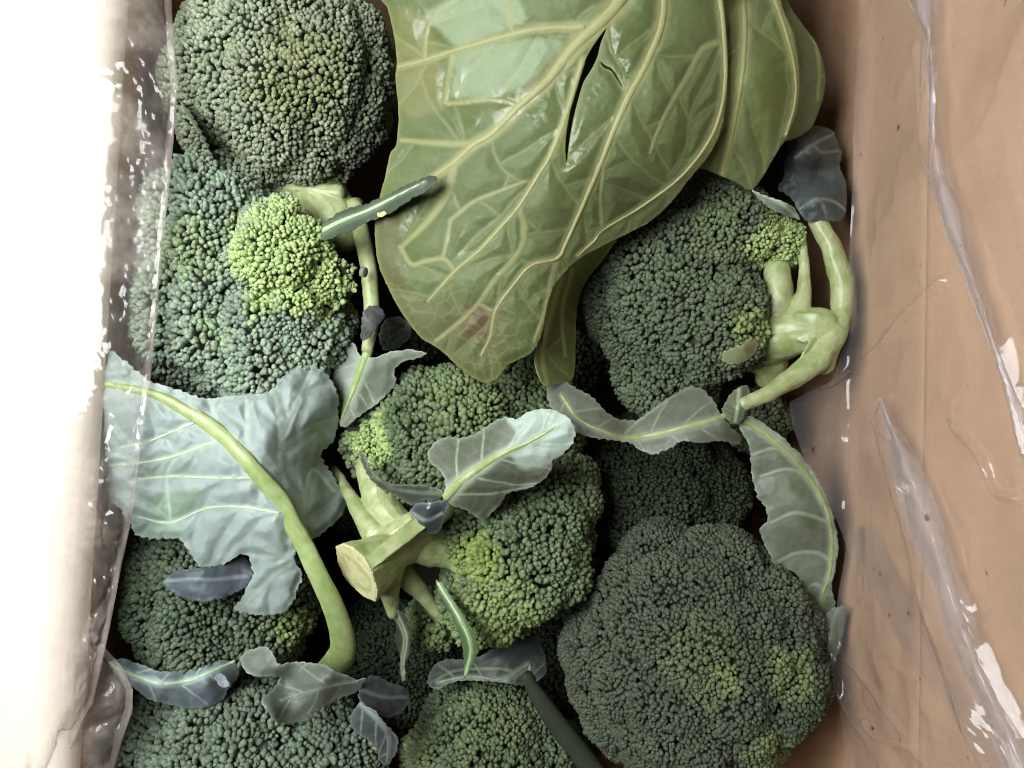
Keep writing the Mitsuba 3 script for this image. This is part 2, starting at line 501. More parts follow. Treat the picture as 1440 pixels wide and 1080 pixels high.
hD = thing('broccoli', 'broccoli head with thick pale leaf stalks, against the right wall of the box', 'broccoli', G)
head(hD, [(945, 410, -0.05, 118), (1000, 335, -0.036, 84), (885, 380, -0.055, 74), (1000, 452, -0.024, 76), (1086, 342, -0.026, 38), (935, 520, -0.055, 70), (1056, 462, -0.026, 28), (1060, 590, -0.08, 42)], 8.0, 4.3, (0.074, 0.096, 0.056), seed=4, sub=0.38, proud=0.30,
     yellow=[(1090, 345, 46, YEL, 0.75), (1055, 460, 32, LIME, 0.7), (1010, 330, 50, LIME, 0.25)], tall=1.25)
hE = thing('broccoli', 'largest dark broccoli head, dome up in the lower right corner', 'broccoli', G)
head(hE, [(972, 912, -0.052, 170)], 7.4, 4.0, DARK, seed=5, sub=0.27, proud=0.25, yellow=[(1115, 945, 40, LIME, 0.45), (1078, 1060, 38, LIME, 0.42), (1020, 960, 26, LIME, 0.45), (985, 930, 60, LIME, 0.2)])
hF = thing('broccoli', 'broccoli head half hidden under the big pale leaf on the left', 'broccoli', G)
head(hF, [(296, 838, -0.062, 108), (238, 822, -0.066, 78), (355, 850, -0.062, 84)], 9.0, 4.9, (0.082, 0.110, 0.068), seed=6, sub=0.36, proud=0.24, yellow=[(415, 870, 40, LIME, 0.7)], tall=1.25)
hG = thing('broccoli', 'broccoli head cut off by the bottom edge at the lower left', 'broccoli', G)
head(hG, [(330, 1085, -0.06, 130), (240, 1070, -0.065, 90), (440, 1080, -0.065, 95)], 9.8, 5.3, (0.122, 0.158, 0.108), seed=7, sub=0.36, proud=0.26, tall=1.2)
hH = thing('broccoli', 'smaller dark broccoli head at the bottom edge, centre', 'broccoli', G)
head(hH, [(680, 1070, -0.08, 108), (740, 1090, -0.085, 90)], 8.6, 4.6, (0.074, 0.098, 0.054), seed=8, sub=0.34, proud=0.22, yellow=[(690, 1020, 70, LIME, 0.25), (590, 1060, 30, LIME, 0.4)], tall=1.2)
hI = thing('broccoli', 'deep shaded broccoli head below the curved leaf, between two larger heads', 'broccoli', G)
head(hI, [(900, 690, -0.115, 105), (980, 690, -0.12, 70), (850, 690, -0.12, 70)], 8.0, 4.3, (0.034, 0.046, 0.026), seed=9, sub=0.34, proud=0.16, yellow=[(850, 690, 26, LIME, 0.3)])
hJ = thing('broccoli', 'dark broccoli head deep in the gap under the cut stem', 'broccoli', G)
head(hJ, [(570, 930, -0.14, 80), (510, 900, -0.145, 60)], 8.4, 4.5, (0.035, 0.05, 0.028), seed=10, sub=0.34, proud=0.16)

for (lx, ly, lz, lr, lt) in [(800, 480, -.185, 100, 'added dark broccoli head down in the gap right of the cabbage tip'), (560, 440, -.19, 95, 'added dark broccoli head down in the gap left of the cabbage tip'), (1125, 640, -.19, 95, 'added dark broccoli head down behind the hanging pale leaf on the right'),
                             (470, 800, -.2, 80, 'added dark broccoli head under the thick midrib of the big pale leaf'), (790, 960, -.19, 85, 'added dark broccoli head down beside the thick green stalk at the bottom'), (1130, 240, -.19, 85, 'added dark broccoli head below the crumpled dark leaf')]:
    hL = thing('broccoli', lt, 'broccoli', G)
    head(hL, [(lx, ly, lz, lr)], 11, 5.9, (0.04, 0.05, 0.03), seed=lx, sub=0.34, proud=0.16)  # unseen heads, added and coloured dark to blacken the gaps

# ---------------------------------------------------------------- leaves


def auto_veins(mid, poly, every=34, ang=52, w=3.2, seed=0, start=0.12):
    """Side veins that leave the midrib and curve towards the tip until the edge."""
    rng = np.random.default_rng(seed)
    m = resample(catmull(mid), 3.0)
    out = []
    s = every * start + 4
    L = 3.0 * (len(m) - 1)
    side = 1
    while s < L * 0.94:
        i = int(s / 3)
        t = m[min(i + 2, len(m) - 1)] - m[max(i - 2, 0)]
        t = t / (np.linalg.norm(t) + 1e-9)
        a = math.radians(ang * rng.uniform(0.8, 1.15)) * side
        d = np.array([t[0] * math.cos(a) - t[1] * math.sin(a), t[0] * math.sin(a) + t[1] * math.cos(a)])
        p = [m[i].copy()]
        for k in range(80):
            ca = 0.012 * -side
            d = np.array([d[0] * math.cos(ca) - d[1] * math.sin(ca), d[0] * math.sin(ca) + d[1] * math.cos(ca)]) + rng.normal(size=2) * 0.04
            d /= np.linalg.norm(d)
            q = p[-1] + d * 4
            if not poly.contains(shapely.Point(q)):
                break
            p.append(q)
        if len(p) > 4:
            out.append((np.array(p), w * rng.uniform(0.45, 0.6), 0.5))
        side = -side
        s += every * 0.5 * rng.uniform(0.8, 1.2)
    return out


SURF = {}


def cross2(q, t):
    a, b = q[t[:, 1]] - q[t[:, 0]], q[t[:, 2]] - q[t[:, 0]]
    return a[:, 0] * b[:, 1] - a[:, 1] * b[:, 0]


def on_surface(key, pts, n, lift=0.0):
    """Set the height of the first n stalk points to the blade under them."""
    q, zz = SURF[key]
    tree = cKDTree(q)
    out = []
    for k, (px, py, z, r) in enumerate(pts):
        if k < n:
            d, i = tree.query((px, py), k=12)
            z = float(np.mean(zz[i])) + lift * r * ZC / F
        out.append((px, py, z, r))
    return out


def leaf(parent, name, outline, z, base, mid=None, veins=(), holes=(), step=3.0, jag=2.2, jagscale=9, bulge=0.0012, bscale=12, ripple=0.0014, ripscale=24, ruffle=0.0036, thick=0.0005,
         vcol=(0.33, 0.40, 0.24), vmat='white_vein', net=15, netw=0.9, netamp=0.28, netmask=None, bsdf='leaf_skin', edge=None, patches=(), seed=0, auto=0, autow=3.0, mname='midrib', label=None, tubes=True, vraise=0.30, mottle=0.22, midtube=True, skin=None, tubemin=3.8, sharp=True, tooth=2.0, web=0):
    """Leaf blade: an outline in photo pixels laid on a smooth height field z [(px, py, z)], with bulges between the veins, a raised midrib and veins as pieces of their own."""
    rng = np.random.default_rng(seed + 77)
    if sharp:
        o = np.array(outline, float)
        o = np.stack([0.82 * o + 0.18 * np.roll(o, -1, 0), 0.18 * o + 0.82 * np.roll(o, -1, 0)], 1).reshape(-1, 2)
        b = resample(o, step, True)
    else:
        b = resample(catmull(outline, True, 5), step, True)
    nb = np.roll(b, -1, 0) - np.roll(b, 1, 0)
    nb = np.stack([nb[:, 1], -nb[:, 0]], 1) / (np.linalg.norm(nb, axis=1, keepdims=True) + 1e-9)
    per = len(b) * step / max(3, round(len(b) * step / 11.0))
    saw = ((np.arange(len(b)) * step / per + 0.35 * n2(b, 30, seed + 31)) % 1.0) - 0.5
    b = b + nb * (n2(b, jagscale, seed, 2) * jag + 0.8 * jag * n2(b, 30, seed + 19, 2) + saw * tooth * (0.9 + 1.1 * n2(b, 40, seed + 37, 2)))[:, None]
    hs = [resample(catmull(h, True, 4), step, True) for h in holes]
    poly = Polygon(b, [h for h in hs])
    if not poly.is_valid:
        poly = poly.buffer(0)
        if poly.geom_type != 'Polygon':
            poly = max(poly.geoms, key=lambda g: g.area)
        b = np.array(poly.exterior.coords)[:-1]
        hs = [np.array(r.coords)[:-1] for r in poly.interiors]
    x0, y0, x1, y1 = poly.bounds
    gx, gy = np.meshgrid(np.arange(x0, x1, step), np.arange(y0, y1, step * 0.866))
    gx = gx + (np.arange(gx.shape[0]) % 2)[:, None] * step / 2
    g = np.stack([gx.ravel(), gy.ravel()], 1)
    inner = poly.buffer(-step * 0.55)
    g = g[shapely.contains_xy(inner, g[:, 0], g[:, 1])]
    q = np.vstack([b, *hs, g])
    tri = Delaunay(q).simplices
    cen = q[tri].mean(1)
    tri = tri[shapely.contains_xy(poly.buffer(0.05), cen[:, 0], cen[:, 1])]
    area = cross2(q, tri)
    tri = tri[np.abs(area) > 1e-3]
    area = area[np.abs(area) > 1e-3] if len(area) != len(tri) else area
    a2 = cross2(q, tri)
    tri[a2 > 0] = tri[a2 > 0][:, ::-1]             # image y points down: make the faces look up
    zc = np.asarray(z, float)
    if len(zc) == 1:
        zz = np.full(len(q), zc[0, 2])
        zrbf = None
    else:
        zrbf = RBFInterpolator(zc[:, :2], zc[:, 2], kernel='thin_plate_spline' if len(zc) >= 3 else 'linear', degree=1 if len(zc) >= 3 else 0)
        zz = zrbf(q)
    lines = []
    if mid is not None:
        w0, w1 = mid[1]
        lines.append((catmull(mid[0]), w0, w1, mname))
    for v in veins:
        lines.append((catmull(v[0]), v[1], v[2], 'vein'))
    if auto and mid is not None:
        for v in auto_veins(mid[0], poly, auto, seed=seed, w=autow):
            lines.append((v[0], v[1], v[2], 'vein'))
    if web and lines:
        rngw = np.random.default_rng(seed + 5)
        cloud = np.vstack([resample(l, 2.0) for l, *_ in lines])
        tag = np.concatenate([np.full(len(resample(l, 2.0)), k) for k, (l, *_) in enumerate(lines)])
        for gen in range(1):
            add = []
            used = []
            for k, (l, w0, w1, nm0) in enumerate(list(lines)):
                if (gen == 1) != (nm0 == 'web'):
                    continue
                r = resample(l, 2.0)
                s_ = rngw.uniform(4, web * 0.5)
                sd = rngw.choice([-1, 1])
                while s_ < 2.0 * (len(r) - 3):
                    i = int(s_ / 2)
                    t_ = r[min(i + 3, len(r) - 1)] - r[max(i - 3, 0)]
                    t_ = t_ / (np.linalg.norm(t_) + 1e-9)
                    a_ = math.radians(rngw.uniform(38, 54)) * sd
                    dv = np.array([t_[0] * math.cos(a_) - t_[1] * math.sin(a_), t_[0] * math.sin(a_) + t_[1] * math.cos(a_)])
                    p_ = [r[i].copy()]
                    for st_ in range(70):
                        dv = dv + rngw.normal(size=2) * 0.07
                        dv /= np.linalg.norm(dv)
                        n_ = p_[-1] + dv * 3
                        if not poly.contains(shapely.Point(n_)):
                            break
                        p_.append(n_)
                        if st_ > 3:
                            dd_ = np.hypot(cloud[:, 0] - n_[0], cloud[:, 1] - n_[1])
                            if (dd_[tag != k] < 3.0).any():
                                break
                    if len(p_) > 4:
                        rr = resample(np.array(p_), 2.0)
                        cloud = np.vstack([cloud, rr])
                        tag = np.r_[tag, np.full(len(rr), -1 - len(add))]
                        add.append((np.array(p_), 1.7, 0.9, 'web'))
                    sd = -sd
                    s_ += web * rngw.uniform(0.3, 0.7) * (1 + 0.2 * gen)
            for (p_, *_r) in add:
                lines.append((p_, *_r))
    dist = np.full(len(q), 1e3)
    vm = np.zeros(len(q))
    for (l, w0, w1, kind_) in lines:
        r = resample(l, 2.0)
        d, i = cKDTree(r).query(q)
        w = w0 + (w1 - w0) * i / max(len(r) - 1, 1)
        dist = np.minimum(dist, np.maximum(d - w / 2, 0))
        vm = np.maximum(vm, (1 - sstep(0.30, 1.3, d / (w + 0.8))) * (0.42 if kind_ == 'web' else 1.0))
    zz = zz + ripple * n2(q, ripscale, seed + 1)
    de, _ = cKDTree(np.vstack([b, *hs])).query(q)
    if lines:
        zz = zz + bulge * (1 - np.exp(-(dist / bscale)**1.5)) * sstep(0, bscale, de)
    if ruffle:
        zz = zz + ruffle * np.exp(-de / 14) * n2(q, 22, seed + 4, 2)
    nm = np.zeros(len(q))
    if net:
        k = int(poly.area / net**2) + 8
        seeds = np.stack([rng.uniform(x0, x1, k), rng.uniform(y0, y1, k)], 1)
        wq = q + np.stack([n2(q, 14, seed + 5), n2(q, 14, seed + 6)], 1) * 4
        d, _ = cKDTree(seeds).query(wq, k=2)
        nm = (1 - sstep(0.3, netw + 0.6, (d[:, 1] - d[:, 0]) / 2)) * netamp * (0.55 + 0.45 * n2(q, 60, seed + 8))
        if netmask is not None:
            nm = nm * netmask(q)
        zz = zz + 0.0003 * nm
    zz = zz + 0.0004 * vm + 0.00022 * n2(q, 6, seed + 15, 2)
    col = np.asarray(base, float)[None] * (1 + mottle * n2(q, 45, seed + 2)[:, None] + 0.10 * n2(q, 7, seed + 3)[:, None])
    for (pts_, c_, t_) in patches:                   # blotches of other skin, some of painted light and shade, feathered by noise
        pp = Polygon(catmull(pts_, True, 4)).buffer(0)
        inside = shapely.contains_xy(pp, q[:, 0], q[:, 1])
        dd = shapely.distance(shapely.points(q), pp.boundary) * np.where(inside, 1, -1)
        t = (t_ * sstep(-5, 5, dd + 4 * n2(q, 12, seed + 11)))[:, None]
        col = col * (1 - t) + np.asarray(c_) * t
    t = np.maximum(vm * 0.75, nm * 0.6)[:, None]
    col = col * (1 - t) + np.asarray(vcol) * t
    if edge is not None:
        t = (np.exp(-de / 2.2) * 0.7)[:, None]
        col = col * (1 - t) + np.asarray(edge) * t
    SURF['last'] = (q, zz)
    top = P(q[:, 0], q[:, 1], zz)
    m = trimesh.Trimesh(top, tri, process=False)
    nv = np.array(m.vertex_normals)
    bot = top - nv * thick
    ed = np.sort(np.vstack([tri[:, [0, 1]], tri[:, [1, 2]], tri[:, [2, 0]]]), 1)
    eo = np.vstack([tri[:, [0, 1]], tri[:, [1, 2]], tri[:, [2, 0]]])
    _, inv, cnt = np.unique(ed, axis=0, return_inverse=True, return_counts=True)
    be = eo[cnt[inv.ravel()] == 1]
    n = len(q)
    f = np.vstack([tri, tri[:, ::-1] + n, np.stack([be[:, 1], be[:, 0], be[:, 0] + n], 1), np.stack([be[:, 1], be[:, 0] + n, be[:, 1] + n], 1)])
    full = (np.vstack([top, bot]), f)
    key = obj(name, full, bsdf, parent, smooth=True, color=np.clip(np.vstack([col, col]), 0.004, 1), label=label)
    if tubes:
        tree = cKDTree(q)
        for (l, w0, w1, nm_) in lines:
            if w0 < tubemin or nm_ == 'web' or (nm_ == mname and not midtube):
                continue
            r = resample(l, 4.0)
            d, i = tree.query(r, k=3)
            zt = (zz[i] / np.maximum(d, 0.3)).sum(1) / (1 / np.maximum(d, 0.3)).sum(1)
            keep = d[:, 0] < 14
            if keep.sum() < 3:
                continue
            r, zt = r[keep], zt[keep]
            if len(zt) > 7:
                zt = np.convolve(np.pad(zt, 2, mode='edge'), np.ones(5) / 5, 'valid')
            w = np.linspace(w0, w1, len(r)) / 2 * (ZC - zt) / F
            c = P(r[:, 0], r[:, 1], zt)
            c[:, 2] += w * (vraise - 0.80) + 0.0001
            obj(nm_, tube_mesh(c, w, 10, 0.75), vmat if not (nm_ == mname and skin) else skin, key, smooth=True)
    return key


# --- cabbage with its big outer leaf
CB = (0.086, 0.110, 0.043)
cab = thing('cabbage', 'pale green cabbage lying with its big veined outer leaf over the broccoli', 'cabbage')
K1 = [(538, -40), (545, 10), (553, 45), (558, 83), (556, 110), (560, 150), (558, 200), (549, 217), (541, 250), (533, 280), (527, 315), (530, 360), (540, 392), (563, 437), (590, 473), (620, 493), (647, 517), (670, 534), (687, 538),
      (703, 530), (712, 516), (727, 507), (750, 493), (763, 467), (770, 430), (778, 405), (795, 383), (815, 364), (840, 350), (870, 335), (913, 312), (945, 283), (967, 255), (997, 218), (1013, 185), (1022, 133), (1023, 60), (1014, 5), (1005, -40)]
slit = [(853, 40), (845, 60), (840, 80), (832, 97), (821, 115), (814, 137), (806, 168), (800, 203), (797, 229), (795, 205), (799, 172), (806, 137), (813, 110), (823, 85), (836, 62)]
crack = [(844, 86), (851, 92), (861, 97), (869, 109), (876, 124), (867, 110.5), (859.5, 99.5), (849.5, 95)]
KV = [([(823, 37), (757, 40), (720, 48), (677, 60), (637, 72), (597, 85), (561, 94)], 9, 4),
      ([(667, 202), (630, 202), (597, 200), (565, 197)], 6, 3),
      ([(637, 233), (630, 267), (613, 297), (590, 323), (565, 347)], 7, 3),
      ([(820, 85), (813, 107), (797, 160), (777, 213), (757, 247), (730, 290), (707, 317), (680, 347), (660, 365), (640, 382), (603, 423)], 8, 3),
      ([(934, -20), (930, 33), (910, 87), (887, 130), (863, 183), (840, 240), (817, 293), (795, 342), (783, 363), (747, 373), (720, 403), (697, 437), (690, 473), (677, 500)], 13, 3),
      ([(783, 363), (776, 395), (766, 440), (752, 480)], 5, 2),
      ([(730, 293), (737, 320), (731, 353), (697, 393), (673, 427), (647, 453), (613, 480)], 5, 2.5),
      ([(1010, -20), (1017, 40), (1019, 120), (1003, 185), (962, 243), (905, 288), (848, 323), (836, 338), (812, 360)], 10, 3),
      ([(1012, 58), (988, 70), (968, 105), (945, 145), (925, 185), (915, 215)], 5, 2),
      ([(848, 323), (845, 280), (850, 230)], 3, 1.5),
      ([(563, 347), (578, 372), (600, 367), (625, 365), (640, 382)], 3.5, 2.5),
      ([(633, 310), (665, 285), (700, 270), (740, 255)], 3, 2),
      ([(633, 312), (628, 340), (622, 365)], 2.8, 2),
      ([(673, 427), (690, 437)], 3, 2.5),
      ([(597, 85), (600, 45), (615, 20), (650, -10)], 3, 2), ([(637, 72), (628, 130), (632, 145), (690, 140), (733, 147)], 4, 2.5), ([(720, 48), (715, 15), (705, -15)], 4, 3)]
KZ = [(540, -30, .028), (700, -30, .052), (860, -30, .062), (1000, -30, .052), (558, 100, .022), (700, 120, .048), (830, 120, .056), (930, 120, .056), (1015, 110, .044), (540, 270, .016), (650, 260, .038), (760, 260, .046), (850, 240, .048), (950, 235, .036), (1005, 200, .034),
      (530, 350, .012), (600, 400, .024), (700, 400, .032), (775, 380, .030), (590, 470, .012), (680, 530, .010), (750, 485, .016), (835, 350, .020), (905, 312, .016)]
pal = (0.20, 0.25, 0.15)
dk = (0.070, 0.092, 0.032)
k1 = leaf(cab, 'outer_leaf', K1, KZ, CB, mid=([(885, -20), (855, 20), (810, 63), (773, 110), (733, 147), (693, 187), (667, 203), (637, 230), (605, 252)], (22, 6)), veins=KV, holes=[slit, crack], step=1.75, jag=1.0, bulge=0.0021, bscale=14, web=95,
          ripple=0.0016, ripscale=45, vcol=(0.215, 0.22, 0.10), vmat='cabbage_vein', net=15, netw=0.7, netamp=0.34, tubemin=8, sharp=False, tooth=0, netmask=lambda q: 0.5 + 1.6 * sstep(330, 450, q[:, 1]), ruffle=0, bsdf='cabbage_skin', mottle=0.18, seed=20, thick=0.0006, edge=(0.2, 0.2, 0.07), label='big veined outer leaf with a slit beside its midrib',
          patches=[([(600, 15), (700, -20), (740, 25), (700, 45), (645, 65), (620, 45)], pal, 0.75), ([(640, 75), (740, 55), (790, 60), (750, 110), (700, 135), (635, 135), (640, 100)], pal, 0.75),
                   ([(540, 380), (600, 420), (700, 430), (720, 500), (685, 535), (640, 510), (580, 460)], (0.085, 0.085, 0.034), 0.55), ([(655, 430), (690, 440), (685, 475), (650, 470)], (0.10, 0.062, 0.04), 0.7), ([(535, 300), (565, 300), (560, 360), (570, 420), (535, 370)], (0.085, 0.078, 0.035), 0.6),
                   ([(850, 40), (890, 10), (915, 20), (905, 70), (880, 130), (845, 230), (800, 240), (810, 190), (830, 120)], dk, 0.45), ([(930, 150), (985, 80), (1005, 130), (990, 190), (930, 260), (900, 270), (905, 190)], dk, 0.75), ([(560, 20), (600, 30), (630, 140), (600, 160), (565, 150)], (0.16, 0.15, 0.06), 0.5)])
# wrapper leaves of the head itself, lower and to the right
leaf(cab, 'leaf', [(960, -40), (1085, -40), (1100, 10), (1120, 60), (1124, 133), (1110, 185), (1092, 216), (1060, 266), (1038, 258), (1017, 249), (980, 236), (940, 240), (930, 120)], [(960, -30, .046), (1090, -30, .028), (1122, 120, .014), (1060, 120, .032), (960, 120, .036), (1058, 262, .004), (980, 236, .016), (1040, 200, .02)],
     (0.112, 0.142, 0.060), veins=[([(1041, -30), (1047, 30), (1044, 100), (1035, 160), (1025, 210), (1016, 246)], 11, 5), ([(1078, -30), (1100, 30), (1116, 90), (1118, 140), (1105, 190)], 9, 4)], bulge=0.0018, step=2.6, jag=0.8, vcol=(0.28, 0.31, 0.12), vmat='cabbage_vein', bsdf='cabbage_skin', sharp=False, tooth=0, net=0, ruffle=0, tubemin=7, web=75, seed=21,
     patches=[([(1062, 60), (1100, 60), (1108, 130), (1085, 200), (1060, 200)], (0.10, 0.135, 0.035), 0.6), ([(1010, 150), (1035, 0), (1030, 180), (1010, 240), (985, 230)], (0.11, 0.135, 0.05), 0.6)])
leaf(cab, 'leaf', [(1060, -40), (1088, -40), (1106, 0), (1128, 33), (1149, 63), (1160, 100), (1160, 127), (1150, 160), (1138, 182), (1112, 196), (1090, 190), (1080, 80)], [(1070, -30, .018), (1130, 33, .004), (1158, 110, -.012), (1110, 100, .008), (1140, 178, -.014), (1100, 190, -.006)],
     (0.108, 0.138, 0.060), veins=[([(1105, -10), (1140, 40), (1152, 90), (1150, 140)], 3, 2)], bulge=0.001, step=3, jag=0.8, vcol=(0.28, 0.31, 0.12), vmat='cabbage_vein', bsdf='cabbage_skin', sharp=False, tooth=0, net=0, ruffle=0, tubemin=7, web=75, seed=22)
# heart under the slit and the leaf folded down behind the tip
ball = trimesh.creation.icosphere(4, 1.0)
bc = P(860, 20, -0.031)
ball.vertices = np.asarray(ball.vertices) * [0.098, 0.085, 0.082] * (1 + 0.03 * n2(np.asarray(ball.vertices), 0.5, 5)[:, None]) + bc
obj('heart', ball, 'cabbage_skin', cab, color=np.tile([0.09, 0.14, 0.075], (len(ball.vertices), 1)))
leaf(cab, 'leaf', [(775, 400), (800, 372), (835, 345), (870, 330), (852, 360), (825, 395), (812, 430), (810, 480), (808, 525), (799, 538), (783, 540), (767, 544), (756, 525), (752, 500), (760, 487), (765, 465)], [(775, 400, .012), (840, 350, .006), (800, 450, -.015), (760, 500, .0), (800, 535, -.02), (770, 540, -.005), (812, 430, -.03)],
     (0.105, 0.13, 0.042), mid=([(790, 390), (772, 450), (763, 500), (770, 540)], (4, 3)), veins=[([(805, 380), (790, 440), (795, 500)], 3, 2)], step=2.6, jag=0.8, vcol=(0.26, 0.3, 0.12), vmat='cabbage_vein', bsdf='cabbage_skin', sharp=False, tooth=0, net=0, ruffle=0, tubemin=7, web=75, seed=23, edge=(0.25, 0.3, 0.12))

# --- big pale leaf on the left
PALE, PALE2 = (0.212, 0.258, 0.236), (0.15, 0.185, 0.155)
WHITE = (0.28, 0.34, 0.27)
L1 = [(106, 520), (112, 482), (125, 474), (150, 487), (180, 512), (207, 536), (240, 545), (275, 557), (310, 558), (345, 555), (382, 550), (397, 531), (410, 515), (435, 511), (456, 521), (470, 540), (478, 562), (477, 600), (466, 622), (450, 636), (455, 650), (466, 664), (490, 700), (484, 722), (466, 741), (444, 756), (420, 765),
      (413, 787), (427, 807), (420, 830), (410, 848), (400, 863), (375, 866), (352, 864), (327, 858), (345, 832), (356, 808), (351, 784), (340, 778), (320, 791), (300, 798), (280, 796), (267, 777), (252, 757), (217, 757), (190, 755), (185, 738), (170, 715), (145, 700), (120, 668), (110, 600)]
bl = thing('broccoli_leaf', 'big pale blue-green leaf with a thick yellow-green midrib, lying on the left side', 'leaf')
leaf(bl, 'blade', L1, [(110, 520, .004), (125, 650, -.002), (210, 545, .008), (300, 560, .006), (400, 520, -.005), (470, 545, -.02), (478, 600, -.03), (450, 640, -.03), (490, 700, -.045), (440, 740, -.012), (350, 640, .014), (260, 660, .006), (190, 750, -.012), (270, 770, -.006), (350, 730, .008), (400, 720, .008), (420, 800, -.006), (390, 860, -.016), (340, 855, -.02), (430, 590, -.002)],
     PALE, mid=([(120, 535), (212, 553), (253, 573), (283, 590), (310, 610), (337, 637), (363, 667), (393, 702), (410, 735), (428, 768), (443, 803), (460, 840)], (9, 27)), midtube=False,
     veins=[([(277, 592), (240, 608), (205, 622), (170, 630)], 5, 2.5), ([(310, 618), (250, 640), (205, 650), (150, 655)], 5, 2.5), ([(360, 672), (300, 672), (245, 670), (195, 674)], 5, 2.5), ([(393, 722), (340, 713), (290, 715), (240, 735), (195, 727)], 5, 2.5), ([(305, 595), (298, 570), (293, 558)], 3.5, 2), ([(347, 630), (348, 580), (347, 557)], 4, 2),
            ([(393, 697), (395, 610), (388, 560)], 4.5, 2), ([(395, 612), (410, 580), (430, 540), (440, 518)], 3.5, 2), ([(397, 630), (440, 600), (472, 590)], 3.5, 2), ([(418, 745), (430, 700), (440, 660), (470, 690)], 4, 2), ([(415, 778), (380, 785), (357, 782)], 4, 2.5), ([(410, 795), (380, 815), (345, 850)], 4, 2), ([(150, 545), (140, 580), (125, 610)], 3.5, 2), ([(130, 530), (150, 500)], 3, 2), ([(250, 640), (235, 670), (240, 735)], 2.5, 1.5)],
     step=2.2, bulge=0.0030, bscale=11, ripple=0.0042, ripscale=36, ruffle=0.004, jag=3.0, tooth=3.0, web=64, vcol=WHITE, net=20, netw=1.0, netamp=0.34, seed=30, tubemin=4.6, edge=(0.30, 0.38, 0.30), mottle=0.16,
     patches=[([(210, 700), (280, 688), (265, 720), (220, 740)], (0.12, 0.19, 0.10), 0.6), ([(440, 650), (480, 660), (488, 720), (450, 745)], (0.12, 0.15, 0.13), 0.6), ([(195, 650), (260, 645), (270, 665), (200, 680)], (0.13, 0.16, 0.13), 0.45), ([(190, 735), (260, 735), (255, 755), (190, 755)], (0.13, 0.21, 0.14), 0.5)])  # dimmer blotch along the left fold is shade put into the colour
obj('midrib', stalk(on_surface('last', [(120, 535, .003, 3.3), (212, 553, .008, 6.2), (253, 573, .008, 8.1), (283, 590, .009, 10.0), (310, 610, .010, 10.9), (337, 637, .012, 10.8), (363, 667, .011, 11.6), (393, 702, .008, 12.9), (410, 735, .006, 13.3), (428, 768, .003, 13.8), (447, 808, .001, 14.2), (465, 845, -.006, 15.5), (478, 880, -.016, 17.2), (482, 912, -.03, 18.9), (470, 935, -.05, 18.9), (440, 965, -.07, 18)], 9, 0.1), flat=0.55, seed=3), 'stalk_skin', bl)
leaf(bl, 'lobe', [(226, 818), (247, 803), (277, 798), (310, 796), (338, 776), (357, 800), (352, 822), (333, 832), (313, 843), (283, 847), (257, 840), (236, 830)], [(226, 818, -.004), (283, 800, .000), (283, 845, .0), (335, 800, -.014), (350, 815, -.014)],
     (0.048, 0.064, 0.068), veins=[([(345, 810), (300, 815), (260, 815), (232, 818)], 3, 2)], step=2.6, seed=31, vcol=(0.16, 0.18, 0.2), vmat='dim_vein', label='blue-grey curled lobe of the leaf', patches=[([(325, 780), (360, 780), (358, 825), (318, 835), (312, 810)], (0.05, 0.055, 0.065), 0.85)])  # patch on the right third is painted shade

# --- small stalk leaf between the left head and the centre head
s2 = thing('broccoli_leaf', 'thin leaf on a long pale stalk between the yellow-green head and the cabbage tip', 'leaf')
leaf(s2, 'blade', [(483, 486), (497, 482), (503, 495), (512, 503), (530, 501), (550, 494), (575, 491), (603, 496), (592, 503), (567, 509), (553, 520), (558, 540), (540, 560), (512, 580), (486, 602), (477, 600), (476, 575), (470, 545), (464, 518), (470, 500)], [(483, 486, -.03), (603, 497, -.015), (515, 520, -.026), (555, 540, -.03), (480, 600, -.028), (465, 520, -.034)],
     (0.10, 0.12, 0.082), mid=([(522, 478), (513, 505), (500, 540), (479, 592)], (15, 7)), skin='stalk_skin', auto=26, autow=2.6, step=2.6, seed=32, vcol=(0.25, 0.3, 0.2), edge=(0.25, 0.28, 0.22), patches=[([(465, 490), (500, 480), (505, 520), (485, 560), (470, 545)], (0.20, 0.235, 0.20), 0.8)])
obj('stalk', stalk([(497, 285, -.045, 13), (507, 325, -.036, 12), (517, 370, -.030, 12), (522, 420, -.026, 11.5), (522, 455, -.024, 10.5), (516, 495, -.025, 8)], seed=4), 'stem_skin', s2)
leaf(s2, 'leaflet', [(510, 437), (523, 428), (537, 433), (543, 444), (530, 461), (517, 478), (506, 478), (508, 457)], [(523, 430, -.012), (543, 444, -.016), (510, 475, -.013), (525, 455, -.009)], (0.062, 0.066, 0.064), step=2.4, seed=33, jag=0.8)
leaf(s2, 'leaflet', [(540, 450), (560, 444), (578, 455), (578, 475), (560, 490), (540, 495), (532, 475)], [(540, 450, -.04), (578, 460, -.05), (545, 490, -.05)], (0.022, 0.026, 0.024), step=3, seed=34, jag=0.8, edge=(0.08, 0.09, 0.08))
obj('scar', stalk([(508, 382, -.017, 7.5), (514, 383, -.0155, 7.5)], flat=0.7), 'dim_vein', s2)

